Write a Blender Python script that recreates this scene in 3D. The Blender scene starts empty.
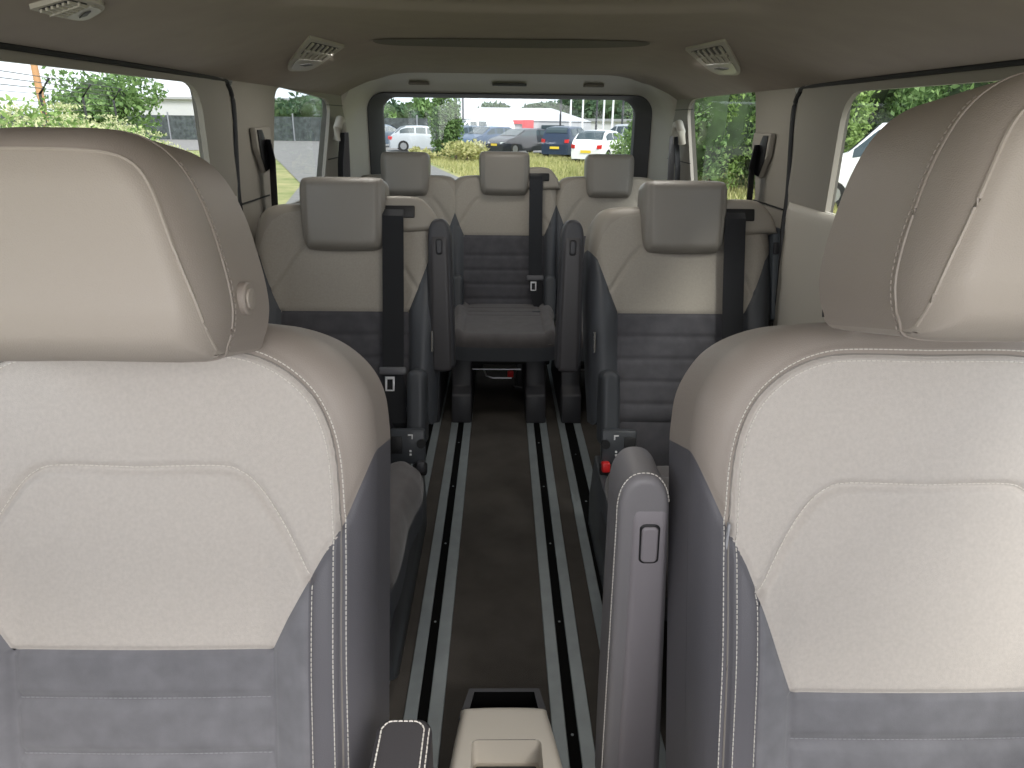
import bpy, bmesh, math, random
import numpy as np
from mathutils import Vector, Matrix, kdtree, noise

random.seed(7); rng = np.random.default_rng(7)
COL = bpy.context.scene.collection
R = math.radians

# ------------------------------------------------------------------ materials
def mat(name, col, rough=.6, metal=0.0, noise_scale=None, var=.12, bump=0.0, bscale=400, kind='noise', spec=.5, sheen=0.0, trans=0.0, emit=None, coat=0):
    m = bpy.data.materials.new(name); m.use_nodes = True
    nt = m.node_tree; p = nt.nodes['Principled BSDF']
    p.inputs['Base Color'].default_value = (*col, 1); p.inputs['Roughness'].default_value = rough
    p.inputs['Metallic'].default_value = metal; p.inputs['Specular IOR Level'].default_value = spec
    if sheen: p.inputs['Sheen Weight'].default_value = sheen; p.inputs['Sheen Roughness'].default_value = .5
    if trans: p.inputs['Transmission Weight'].default_value = trans
    if coat: p.inputs['Coat Weight'].default_value = coat
    tc = nt.nodes.new('ShaderNodeTexCoord')
    if noise_scale:
        n = nt.nodes.new('ShaderNodeTexNoise'); n.inputs['Scale'].default_value = noise_scale; n.inputs['Detail'].default_value = 5
        nt.links.new(tc.outputs['Object'], n.inputs['Vector'])
        r = nt.nodes.new('ShaderNodeMapRange'); r.inputs[1].default_value = .3; r.inputs[2].default_value = .7
        r.inputs[3].default_value = 1 - var; r.inputs[4].default_value = 1 + var
        nt.links.new(n.outputs['Fac'], r.inputs[0])
        mx = nt.nodes.new('ShaderNodeVectorMath'); mx.operation = 'SCALE'; mx.inputs[0].default_value = col
        nt.links.new(r.outputs[0], mx.inputs['Scale']); nt.links.new(mx.outputs[0], p.inputs['Base Color'])
    if bump:
        b = nt.nodes.new('ShaderNodeBump'); b.inputs['Strength'].default_value = bump; b.inputs['Distance'].default_value = .002
        if kind == 'noise':
            t = nt.nodes.new('ShaderNodeTexNoise'); t.inputs['Scale'].default_value = bscale; t.inputs['Detail'].default_value = 3
            o = t.outputs['Fac']
        elif kind == 'leather':
            t = nt.nodes.new('ShaderNodeTexVoronoi'); t.inputs['Scale'].default_value = bscale; o = t.outputs['Distance']
        elif kind == 'weave':
            t = nt.nodes.new('ShaderNodeTexWave'); t.inputs['Scale'].default_value = bscale; t.inputs['Distortion'].default_value = 1.5; t.inputs['Detail Scale'].default_value = 3
            t.bands_direction = 'Z'; o = t.outputs['Fac']
        nt.links.new(tc.outputs['Object'], t.inputs['Vector'])
        nt.links.new(o, b.inputs['Height']); nt.links.new(b.outputs[0], p.inputs['Normal'])
    if emit:
        p.inputs['Emission Color'].default_value = (*emit[0], 1); p.inputs['Emission Strength'].default_value = emit[1]
    return m

M = {}
M['beige_fabric'] = mat('beige_fabric', (.52, .475, .435), .9, noise_scale=220, var=.05, bump=.25, bscale=900, sheen=.15, spec=.2)
M['beige_leather'] = mat('beige_leather', (.345, .298, .262), .5, bump=.12, bscale=700, kind='leather', spec=.4)
M['head_leather'] = mat('head_leather', (.40, .35, .305), .5, bump=.12, bscale=700, kind='leather', spec=.35)
M['grey_leather'] = mat('grey_leather', (.125, .12, .132), .45, bump=.12, bscale=700, kind='leather', spec=.4)
M['grey_suede'] = mat('grey_suede', (.175, .172, .185), .95, noise_scale=35, var=.12, bump=.15, bscale=800, sheen=.3, spec=.1)
M['shaded_suede'] = mat('shaded_suede', (.098, .096, .106), .95, noise_scale=30, var=.12, bump=.15, bscale=700, sheen=.2, spec=.1)  # the grey suede again, with the rear rows' dimness put into its colour
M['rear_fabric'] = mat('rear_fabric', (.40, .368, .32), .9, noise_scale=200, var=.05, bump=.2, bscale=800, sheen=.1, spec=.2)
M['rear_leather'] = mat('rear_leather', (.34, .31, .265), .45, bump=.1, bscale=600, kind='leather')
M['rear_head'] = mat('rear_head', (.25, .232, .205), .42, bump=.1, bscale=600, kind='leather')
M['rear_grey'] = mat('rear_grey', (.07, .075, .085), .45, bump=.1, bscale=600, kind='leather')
M['plastic_grey'] = mat('plastic_grey', (.25, .228, .242), .5, bump=.15, bscale=900)
M['pad_grey'] = mat('pad_grey', (.21, .198, .205), .5, bump=.12, bscale=700, kind='leather')
M['plastic_dark'] = mat('plastic_dark', (.042, .042, .048), .45, bump=.12, bscale=800)
M['plastic_black'] = mat('plastic_black', (.01, .01, .011), .5)
M['plastic_beige'] = mat('plastic_beige', (.52, .475, .41), .45, bump=.08, bscale=900)
M['thread'] = mat('thread', (.72, .68, .62), .8)
M['seam'] = mat('seam_shade', (.22, .20, .18), .6)  # dark tone standing for the shade inside the seam
M['thread_grey'] = mat('thread_grey', (.27, .265, .28), .9)
M['belt'] = mat('belt', (.022, .023, .027), .6, bump=.5, bscale=500, kind='weave')
M['belt_light'] = mat('belt_light', (.30, .30, .32), .6, bump=.3, bscale=500, kind='weave')
M['steel'] = mat('steel', (.75, .75, .76), .2, 1.0)
M['rail'] = mat('rail', (.28, .31, .32), .42, .3, noise_scale=20, var=.08)
M['slot_black'] = mat('slot_black', (.003, .003, .003), .8, spec=.1)
M['carpet'] = mat('carpet', (.078, .070, .062), 1.0, noise_scale=9, var=.15, bump=.6, bscale=500, spec=.1)
M['headliner'] = mat('headliner', (.40, .350, .312), .95, noise_scale=14, var=.03, bump=.2, bscale=700, spec=.1)
M['trim_beige'] = mat('trim_beige', (.265, .245, .21), .6, bump=.12, bscale=600)
M['trim_light'] = mat('trim_light', (.52, .49, .43), .55, bump=.1, bscale=600)
M['trim_dark'] = mat('trim_dark', (.07, .07, .072), .6)
M['rubber'] = mat('rubber', (.012, .012, .013), .6)
M['red'] = mat('red_plastic', (.65, .02, .02), .4)
M['label_white'] = mat('label_white', (.75, .75, .75), .5)
M['print_grey'] = mat('print_grey', (.35, .35, .37), .5)
M['lamp_lens'] = mat('lamp_lens', (.42, .40, .36), .3)
M['underbody'] = mat('paint_white', (.7, .7, .7), .3)

def glass(name, tint, refl=.06):
    m = bpy.data.materials.new(name); m.use_nodes = True; nt = m.node_tree
    for n in list(nt.nodes): nt.nodes.remove(n)
    o = nt.nodes.new('ShaderNodeOutputMaterial'); t = nt.nodes.new('ShaderNodeBsdfTransparent'); t.inputs[0].default_value = (*tint, 1)
    g = nt.nodes.new('ShaderNodeBsdfGlossy'); g.inputs['Roughness'].default_value = .02
    mx = nt.nodes.new('ShaderNodeMixShader'); lw = nt.nodes.new('ShaderNodeLayerWeight'); lw.inputs[0].default_value = .5
    pw = nt.nodes.new('ShaderNodeMath'); pw.operation = 'POWER'; pw.inputs[1].default_value = 5
    ml = nt.nodes.new('ShaderNodeMath'); ml.operation = 'MULTIPLY_ADD'; ml.inputs[1].default_value = .45; ml.inputs[2].default_value = .04
    nt.links.new(lw.outputs['Facing'], pw.inputs[0]); nt.links.new(pw.outputs[0], ml.inputs[0]); nt.links.new(ml.outputs[0], mx.inputs[0]); nt.links.new(t.outputs[0], mx.inputs[1]); nt.links.new(g.outputs[0], mx.inputs[2])
    nt.links.new(mx.outputs[0], o.inputs[0]); return m
M['glass'] = glass('window_glass', (.93, .95, .94))
M['glass_tint'] = glass('tinted_glass', (.80, .84, .83))
M['car_glass'] = mat('car_glass', (.04, .06, .07), .25, spec=.4)
M['tyre'] = mat('tyre', (.015, .015, .015), .8)
M['hub'] = mat('hub', (.4, .4, .42), .35, .8)
M['tail_red'] = mat('tail_red', (.6, .02, .02), .3)
M['plate_yellow'] = mat('plate_yellow', (.85, .6, .05), .5)
M['head_lamp'] = mat('head_lamp', (.75, .78, .8), .15)
for nm, c in dict(silver=(.45, .47, .5), white=(.85, .85, .86), black=(.015, .018, .025), blue=(.05, .09, .16), slate=(.10, .13, .17), navy=(.02, .035, .07)).items():
    M['paint_' + nm] = mat('paint_' + nm, c, .35, spec=.4, coat=.15)

def leafmat(name, c1, c2):
    m = bpy.data.materials.new(name); m.use_nodes = True; nt = m.node_tree; p = nt.nodes['Principled BSDF']
    g = nt.nodes.new('ShaderNodeObjectInfo'); ge = nt.nodes.new('ShaderNodeNewGeometry')
    r = nt.nodes.new('ShaderNodeValToRGB'); r.color_ramp.elements[0].color = (*c1, 1); r.color_ramp.elements[1].color = (*c2, 1)
    nt.links.new(ge.outputs['Random Per Island'], r.inputs[0]); nt.links.new(r.outputs[0], p.inputs['Base Color'])
    p.inputs['Roughness'].default_value = .6; p.inputs['Specular IOR Level'].default_value = .25
    tr = nt.nodes.new('ShaderNodeBsdfTranslucent'); nt.links.new(r.outputs[0], tr.inputs[0])
    mx = nt.nodes.new('ShaderNodeMixShader'); mx.inputs[0].default_value = .35
    nt.links.new(p.outputs[0], mx.inputs[1]); nt.links.new(tr.outputs[0], mx.inputs[2]); nt.links.new(mx.outputs[0], nt.nodes['Material Output'].inputs[0])
    return m
M['leaf_bright'] = leafmat('leaf_bright', (.13, .22, .05), (.36, .50, .17))
M['leaf_mid'] = leafmat('leaf_mid', (.08, .15, .05), (.25, .38, .14))
M['leaf_dark'] = leafmat('leaf_dark', (.035, .07, .04), (.11, .18, .09))
M['leaf_dry'] = leafmat('leaf_dry', (.30, .32, .11), (.60, .55, .27))
M['umbel'] = leafmat('umbel', (.42, .46, .20), (.68, .68, .42))
M['bark'] = mat('bark', (.12, .09, .06), .9, noise_scale=8, var=.3)

# ------------------------------------------------------------------ object helpers
def tag(o, label=None, cat=None, group=None, kind=None):
    if label: o['label'] = label
    if cat: o['category'] = cat
    if group: o['group'] = group
    if kind: o['kind'] = kind
    return o
def empty(name, loc, label=None, cat=None, group=None):
    o = bpy.data.objects.new(name, None); COL.objects.link(o); o.location = loc; o.empty_display_size = .05
    return tag(o, label, cat, group)
def obj(name, v, f, m, parent=None, smooth=True, sharp=40):
    me = bpy.data.meshes.new(name)
    if parent is not None:
        off = world_loc(parent); v = [(a[0]-off[0], a[1]-off[1], a[2]-off[2]) for a in v]
    me.from_pydata([tuple(map(float, a)) for a in v], [], [tuple(int(i) for i in a) for a in f]); me.validate(); me.update()
    if smooth:
        me.polygons.foreach_set('use_smooth', [True]*len(me.polygons))
        if sharp: me.set_sharp_from_angle(angle=R(sharp))
    if m is not None: me.materials.append(m)
    o = bpy.data.objects.new(name, me); COL.objects.link(o)
    if parent is not None: o.parent = parent
    return o
def world_loc(o):
    l = Vector((0, 0, 0))
    while o is not None: l = l + o.location; o = o.parent
    return l
def struct(name, v, f, m, parent=None, **k):
    o = obj(name, v, f, m, parent, **k)
    if parent is None: o['kind'] = 'structure'
    return o

class MB:                       # collects shapes into one mesh
    def __init__(s): s.v = []; s.f = []
    def add(s, v, f):
        n = len(s.v); s.v += [tuple(a) for a in v]; s.f += [tuple(i+n for i in a) for a in f]; return s
    def box(s, c, d, r=0, seg=2, fr=None):
        bm = bmesh.new(); bmesh.ops.create_cube(bm, size=1)
        for q in bm.verts: q.co = Vector((q.co.x*d[0], q.co.y*d[1], q.co.z*d[2]))
        if r: bmesh.ops.bevel(bm, geom=bm.edges[:], offset=r, segments=seg, profile=.5, affect='EDGES')
        bm.verts.index_update(); vs = []
        for q in bm.verts:
            if fr is None: vs.append((q.co.x+c[0], q.co.y+c[1], q.co.z+c[2]))
            else: vs.append(tuple(fr.p(q.co.x+c[0], q.co.y+c[1], q.co.z+c[2])))
        s.add(vs, [tuple(q.index for q in fa.verts) for fa in bm.faces]); bm.free(); return s
    def tube(s, pts, r, n=8, cap=True):
        pts = [Vector(p) for p in pts]; rings = []
        up = Vector((0, 0, 1))
        for i, p in enumerate(pts):
            t = (pts[min(i+1, len(pts)-1)] - pts[max(i-1, 0)]).normalized()
            a = t.cross(up) if abs(t.dot(up)) < .95 else t.cross(Vector((1, 0, 0)))
            a.normalize(); b = a.cross(t)
            rr = r[i] if hasattr(r, '__len__') else r
            rings.append([tuple(p + (a*math.cos(2*math.pi*k/n) + b*math.sin(2*math.pi*k/n))*rr) for k in range(n)])
        v = [q for g in rings for q in g]; f = []
        for i in range(len(pts)-1):
            for k in range(n): f.append((i*n+k, i*n+(k+1) % n, (i+1)*n+(k+1) % n, (i+1)*n+k))
        if cap: f.append(tuple(range(n))[::-1]); f.append(tuple((len(pts)-1)*n+k for k in range(n)))
        return s.add(v, f)
    def prism(s, poly, fr, z0, z1, r=0):   # polygon in frame x,u extruded along n
        bm = bmesh.new(); vs = [bm.verts.new((p[0], p[1], z0)) for p in poly]; fa = bm.faces.new(vs)
        ex = bmesh.ops.extrude_face_region(bm, geom=[fa])
        for q in [g for g in ex['geom'] if isinstance(g, bmesh.types.BMVert)]: q.co.z = z1
        bmesh.ops.recalc_face_normals(bm, faces=bm.faces[:])
        if r: bmesh.ops.bevel(bm, geom=bm.edges[:], offset=r, segments=2, profile=.5, affect='EDGES')
        bm.verts.index_update()
        s.add([tuple(fr.p(*q.co)) for q in bm.verts], [tuple(q.index for q in fa.verts) for fa in bm.faces]); bm.free(); return s
    def build(s, name, m, parent=None, **k): return obj(name, s.v, s.f, m, parent, **k)

class Frame:
    def __init__(s, O, X, U, N): s.O, s.X, s.U, s.N = [np.array(a, float) for a in (O, X, U, N)]
    def p(s, x, u, n=0): return s.O + s.X*x + s.U*u + s.N*n
def back_frame(O, rec):
    r = R(rec); return Frame(O, (1, 0, 0), (0, math.sin(r), math.cos(r)), (0, -math.cos(r), math.sin(r)))
WORLD = Frame((0, 0, 0), (1, 0, 0), (0, 1, 0), (0, 0, 1))
XZ = lambda y: Frame((0, y, 0), (1, 0, 0), (0, 0, 1), (0, -1, 0))
YZ = lambda x: Frame((x, 0, 0), (0, 1, 0), (0, 0, 1), (1, 0, 0))

def rrect(x0, z0, x1, z1, r, n=6):
    rs = r if hasattr(r, '__len__') else [r]*4     # bl, br, tr, tl
    out = []
    for (cx, cz, a0, rr) in ((x0+rs[0], z0+rs[0], 180, rs[0]), (x1-rs[1], z0+rs[1], 270, rs[1]), (x1-rs[2], z1-rs[2], 0, rs[2]), (x0+rs[3], z1-rs[3], 90, rs[3])):
        for k in range(n+1):
            a = R(a0+90*k/n); out.append((cx+rr*math.cos(a), cz+rr*math.sin(a)))
    return out
def mirror(half):   # half profile from top centre (x=0) down the +x side -> closed polygon
    h = [p for p in half if p[0] > 1e-6]
    return half + [(-x, t) for x, t in reversed(h)]
def smooth_poly(pts, n=4, closed=False):
    pts = [np.array(p, float) for p in pts]; out = []; N = len(pts)
    rngi = range(N if closed else N-1)
    for i in rngi:
        if closed: p0, p1, p2, p3 = pts[i-1], pts[i], pts[(i+1) % N], pts[(i+2) % N]
        else: p0, p1, p2, p3 = pts[max(i-1, 0)], pts[i], pts[i+1], pts[min(i+2, N-1)]
        for k in range(n):
            t = k/n; out.append(.5*((2*p1)+(-p0+p2)*t+(2*p0-5*p1+4*p2-p3)*t*t+(-p0+3*p1-3*p2+p3)*t**3))
    if not closed: out.append(pts[-1])
    return [tuple(p) for p in out]

def seg_dist(P, poly, closed=True):
    A = np.array(poly, float); B = np.roll(A, -1, 0)
    if not closed: A, B = A[:-1], B[:-1]
    best = np.full(len(P), 1e9); cp = np.zeros_like(P)
    for a, b in zip(A, B):
        ab = b-a; L = ab@ab
        if L < 1e-14: continue
        t = np.clip(((P-a)@ab)/L, 0, 1); q = a+t[:, None]*ab; d = ((P-q)**2).sum(1)
        m = d < best; best[m] = d[m]; cp[m] = q[m]
    return np.sqrt(best), cp
def inside(P, poly):
    A = np.array(poly, float); B = np.roll(A, -1, 0); c = np.zeros(len(P), bool)
    for a, b in zip(A, B):
        m = (a[1] > P[:, 1]) != (b[1] > P[:, 1])
        if b[1] != a[1]:
            xi = (b[0]-a[0])*(P[:, 1]-a[1])/(b[1]-a[1])+a[0]; c ^= m & (P[:, 0] < xi)
    return c
def sdf(P, poly):
    d, cp = seg_dist(P, poly); s = np.where(inside(P, poly), 1, -1); g = (P-cp)*s[:, None]; n = np.linalg.norm(g, axis=1); n[n < 1e-9] = 1
    return d*s, g/n[:, None]

class Sheet:                    # a padded panel: rounded at its outline, then running back as a wall
    def __init__(s, outline, a, b, wall, step, fr, height=None, taper=0):
        s.fr, s.a, s.b, s.wall, s.outline = fr, a, b, wall, outline
        ol = np.array(outline, float); ext = (math.pi/2-1)*a+step*2
        x = np.arange(ol[:, 0].min()-ext, ol[:, 0].max()+ext+step, step); z = np.arange(ol[:, 1].min()-ext, ol[:, 1].max()+ext+step, step)
        s.nx, s.nz, s.gx0, s.gz0, s.step = len(x), len(z), x[0], z[0], step
        gx, gz = np.meshgrid(x, z); P = np.stack([gx.ravel(), gz.ravel()], 1)
        sd, g = sdf(P, outline); D = sd+(math.pi/2-1)*a
        th = np.clip(D/a, 0, math.pi/2); d = np.where(D > a*math.pi/2, sd, a*(1-np.cos(th)))
        dep = b*np.sin(th)-b+np.minimum(D, 0)
        Q = P+g*(d-sd)[:, None]; s.D = D; s.Q = Q
        if height is not None: dep = dep+height(Q)*np.clip(np.sin(th), 0, 1)
        s.dep = dep
        cl = [np.array(p, float) for p in outline]; cl.append(cl[0]); ring = np.array(resample(cl, step)[:-1]); nr = len(ring)
        tn = np.roll(ring, -1, 0)-np.roll(ring, 1, 0); tn /= np.maximum(np.linalg.norm(tn, axis=1), 1e-9)[:, None]; nn = np.stack([-tn[:, 1], tn[:, 0]], 1)
        ar = .5*np.sum(ring[:, 0]*np.roll(ring[:, 1], -1)-np.roll(ring[:, 0], -1)*ring[:, 1]); nn = nn if ar > 0 else -nn
        rows = max(2, int(wall/max(step*1.5, .004))+1) if wall > 0 else 0; s.nr, s.rows, s.base = nr, rows, len(Q)
        for k in range(rows):
            wd = wall*k/(rows-1); Q = np.concatenate([Q, ring+nn*taper*wd]); D = np.concatenate([D, np.full(nr, -wd+(1e-6 if k == 0 else 0))]); dep = np.concatenate([dep, np.full(nr, -b-wd)])
        s.Q, s.D, s.dep = Q, D, dep
        s.p3 = fr.O+Q[:, :1]*fr.X+Q[:, 1:]*fr.U+dep[:, None]*fr.N
        s.kd = None
    def region(s, fields=()):
        gD = s.D.copy(); gD[s.base:] = 1; F = np.stack([gD]+list(fields), 1); nx, nz = s.nx, s.nz
        I = np.arange(nx*nz).reshape(nz, nx); c = np.stack([I[:-1, :-1].ravel(), I[:-1, 1:].ravel(), I[1:, 1:].ravel(), I[1:, :-1].ravel()], 1)
        if s.rows:
            b0 = s.base+np.arange(s.nr); b1 = s.base+(np.arange(s.nr)+1) % s.nr
            for k in range(s.rows-1): c = np.concatenate([c, np.stack([b0+k*s.nr, b1+k*s.nr, b1+(k+1)*s.nr, b0+(k+1)*s.nr], 1)])
        FC = F[c]; full = (FC >= 0).all((1, 2)); dead = (FC < 0).all(1).any(1); part = ~full & ~dead
        vm = {}; V = []; fs = []
        def vid(p):
            k = (round(p[0], 5), round(p[1], 5), round(p[2], 5)); i = vm.get(k)
            if i is None: i = vm[k] = len(V); V.append(k)
            return i
        for q in c[full]:
            ids = [vid(s.p3[i]) for i in q]
            fs.append(ids)
        A = np.concatenate([s.p3, F], 1)
        for q in c[part]:
            poly = [A[i] for i in q]
            for k in range(F.shape[1]):
                o = []; n = len(poly)
                for i in range(n):
                    u, w = poly[i], poly[(i+1) % n]; fu, fw = u[3+k], w[3+k]
                    if fu >= 0: o.append(u)
                    if (fu >= 0) != (fw >= 0): o.append(u+(w-u)*(fu/(fu-fw)))
                poly = o
                if len(poly) < 3: break
            if len(poly) >= 3: fs.append([vid(p) for p in poly])
        out = []
        for f in fs:
            g = []
            for i in f:
                if not g or g[-1] != i: g.append(i)
            if len(g) > 1 and g[0] == g[-1]: g.pop()
            if len(set(g)) >= 3 and len(set(g)) == len(g): out.append(g)
        return V, out
    def on(s, x, t, lift=0):     # surface point above (x, t)
        if s.kd is None:
            idx = np.nonzero(s.D[:s.base] > -.002)[0]; s.kd = kdtree.KDTree(len(idx))
            for i in idx: s.kd.insert((s.Q[i, 0], s.Q[i, 1], 0), int(i))
            s.kd.balance()
        r = s.kd.find_n((x, t, 0), 4); w = [1/(q[2]+1e-5) for q in r]; dep = sum(a*s.dep[q[1]] for a, q in zip(w, r))/sum(w)
        return s.fr.p(x, t, dep+lift)
    def exact(s, x, t, lift=0):
        q = np.array([[x, t]], float); sd, g = sdf(q, s.outline); d = min(max(float(sd[0]), 0), s.a*10)
        if d < s.a: D = s.a*math.acos(1-d/s.a); P = q[0]+g[0]*((D-(math.pi/2-1)*s.a)-d)
        else: P = q[0]
        u = (P[0]-s.gx0)/s.step; w = (P[1]-s.gz0)/s.step; i = int(min(max(u, 0), s.nx-2)); j = int(min(max(w, 0), s.nz-2)); u -= i; w -= j; A = s.dep
        dep = (A[j*s.nx+i]*(1-u)+A[j*s.nx+i+1]*u)*(1-w)+(A[(j+1)*s.nx+i]*(1-u)+A[(j+1)*s.nx+i+1]*u)*w
        return s.fr.p(x, t, dep+lift)
    def back(s, name, m, parent, taper=0):   # closing plate at the back of the wall
        poly = s.outline; n = len(poly); ce = np.mean(np.array(poly), 0); y = -s.b-s.wall+.001
        v = [s.fr.p(p[0], p[1], y+.004) for p in poly]+[s.fr.p(ce[0]+(p[0]-ce[0])*.93, ce[1]+(p[1]-ce[1])*.93, y-.018) for p in poly]
        f = [(i, (i+1) % n, n+(i+1) % n, n+i) for i in range(n)]+[tuple(range(n, 2*n))]
        return obj(name, v, f, m, parent)
def resample(pl, sp):
    pl = [np.array(p, float) for p in pl]; L = [0]
    for a, b in zip(pl, pl[1:]): L.append(L[-1]+np.linalg.norm(b-a))
    n = max(2, int(L[-1]/sp)); out = []
    for k in range(n+1):
        t = L[-1]*k/n; i = max(0, min(len(pl)-2, int(np.searchsorted(L, t))-1)); d = L[i+1]-L[i] or 1
        out.append(pl[i]+(pl[i+1]-pl[i])*(t-L[i])/d)
    return out
def stitch(mb, sheet, pl, sp=.0058, ln=.0042, r=.0007, lift=.0006):
    pts = resample(pl, sp)
    for a, b in zip(pts, pts[1:]):
        e = a+(b-a)*(ln/max(np.linalg.norm(b-a), 1e-6)); mb.tube([sheet.on(*a, lift), sheet.on(*((a+e)/2), lift+.0005), sheet.on(*e, lift)], r, 5)
def offset(pl, d):
    out = []
    for i, p in enumerate(pl):
        a = np.array(pl[max(i-1, 0)]); b = np.array(pl[min(i+1, len(pl)-1)]); t = (b-a)/(np.linalg.norm(b-a) or 1); out.append((p[0]-t[1]*d, p[1]+t[0]*d))
    return out
def mir(pl): return [(-x, t) for x, t in pl]
def sm(x, a, b):
    t = np.clip((x-a)/(b-a), 0, 1); return t*t*(3-2*t)
def strip(name, pts, width_dir, w, m, parent, th=.0012):
    """flat webbing through pts, width along width_dir"""
    W = np.array(width_dir, float)*w/2; v = []; f = []; pts = [np.array(p, float) for p in pts]
    for i, p in enumerate(pts):
        t = pts[min(i+1, len(pts)-1)]-pts[max(i-1, 0)]; n = np.cross(W, t); n = n/(np.linalg.norm(n) or 1)*th
        v += [p-W+n, p+W+n, p+W-n, p-W-n]
    for i in range(len(pts)-1):
        for k in range(4): f.append((4*i+k, 4*i+(k+1) % 4, 4*i+4+(k+1) % 4, 4*i+4+k))
    f += [(3, 2, 1, 0), tuple(4*(len(pts)-1)+k for k in range(4))]
    return obj(name, v, f, m, parent, smooth=False)

# ------------------------------------------------------------------ front seats
def front_headrest(root, cx, Y, Z, lean, tall=1.0, wide=1.0, pw=1.0, wl=.10):
    fr = back_frame((cx, Y, Z), lean)
    half = [(0, .1), (.05, .099), (.085, .090), (.113, .069), (.134, .034), (.149, -.01), (.156, -.040), (.157, -.062), (.150, -.086), (.130, -.1), (.0, -.1)]
    half = [(x*wide, t*tall) for x, t in half]
    ol = mirror(smooth_poly(half, 4)[:-1]+[half[-1]])
    hf = lambda Q: .012*(1-(Q[:, 0]/.17)**2)-.02*sm(np.abs(Q[:, 1]), .05, .13)
    sh = Sheet(ol, .030, .060, wl, .004, fr, hf, taper=-.04)
    fpl = smooth_poly([(min(x*pw, .147*wide), t*tall) for x, t in [(0, .074), (.06, .073), (.085, .068), (.100, .052), (.110, .028), (.122, -.01), (.135, -.052), (.150, -.088)]], 5)
    fp = fpl+[(.165*wide, -.2), (-.165*wide, -.2)]+mir(fpl)[::-1][:-1]; fd, _ = sdf(sh.Q, fp)
    V, F = sh.region([fd]); hr = obj('headrest', V, F, M['head_leather'], root, sharp=None)
    V, F = sh.region([-fd, sh.D-.002]); obj('headrest_band', V, F, M['beige_leather'], hr, sharp=None)
    V, F = sh.region([-fd, -(sh.D-.002)]); obj('side_cover', V, F, M['beige_leather'], hr, sharp=None)
    sh.back('rear_cover', M['beige_leather'], hr)
    # piping at the edge of the face, stitched seam at the side
    g = [np.array(p) for p in resample(ol+[ol[0]], .006)]
    sd, gr = sdf(np.array(g), ol); ce = np.array([0, 0])
    def ring(inset, lift, pts=g):
        out = []
        for i, p in enumerate(pts):
            a, b = pts[i-1] if i else pts[-2], pts[(i+1) % len(pts)] if i < len(pts)-1 else pts[1]
            t = b-a; n = np.array([t[1], -t[0]])/(np.linalg.norm(t) or 1)
            if n@(ce-p) < 0: n = -n
            out.append(p+n*inset)
        return out
    mb = MB(); pp = np.array([sh.exact(*p, .0008) for p in resample(mir(fpl)[::-1]+fpl[1:], .007)])
    for _ in range(4): pp[1:-1] = (pp[:-2]+pp[1:-1]*2+pp[2:])/4
    mb.tube(list(pp), .0018, 6, cap=False); mb.build('piping', M['head_leather'], hr)
    mb = MB(); rp = ring(.0, 0)
    mb.tube([fr.p(p[0], p[1], -.061) for p in rp], .0016, 6, cap=False)
    for i, (a, b) in enumerate(zip(rp, rp[1:])):
        n = a-ce; n = n/np.linalg.norm(n)*.0008; e = a+(b-a)*.62
        if abs(a[0]) > .1: mb.tube([fr.p(*(a+n), -.067), fr.p(*(e+n), -.067)], .0009, 4)
    mb.build('stitching', M['beige_leather'], hr)
    # release button on the inner flank and the two posts
    s = 1 if cx < 0 else -1
    if cx < 0:
        mb = MB(); c = fr.p(.159*wide, -.045*tall, -.092)
        mb.tube([c-np.array([s*.004, 0, 0]), c+np.array([s*.004, 0, 0]), c+np.array([s*.0055, 0, 0])], [.017, .017, .0155], 24); mb.build('release_button', M['beige_leather'], hr)
        mb = MB(); mb.tube([c+np.array([s*.004, 0, 0]), c+np.array([s*.0075, 0, 0]), c+np.array([s*.008, 0, 0])], [.011, .011, .0095], 20); mb.build('button_cap', M['head_leather'], hr)
    return hr, fr, sh

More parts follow.
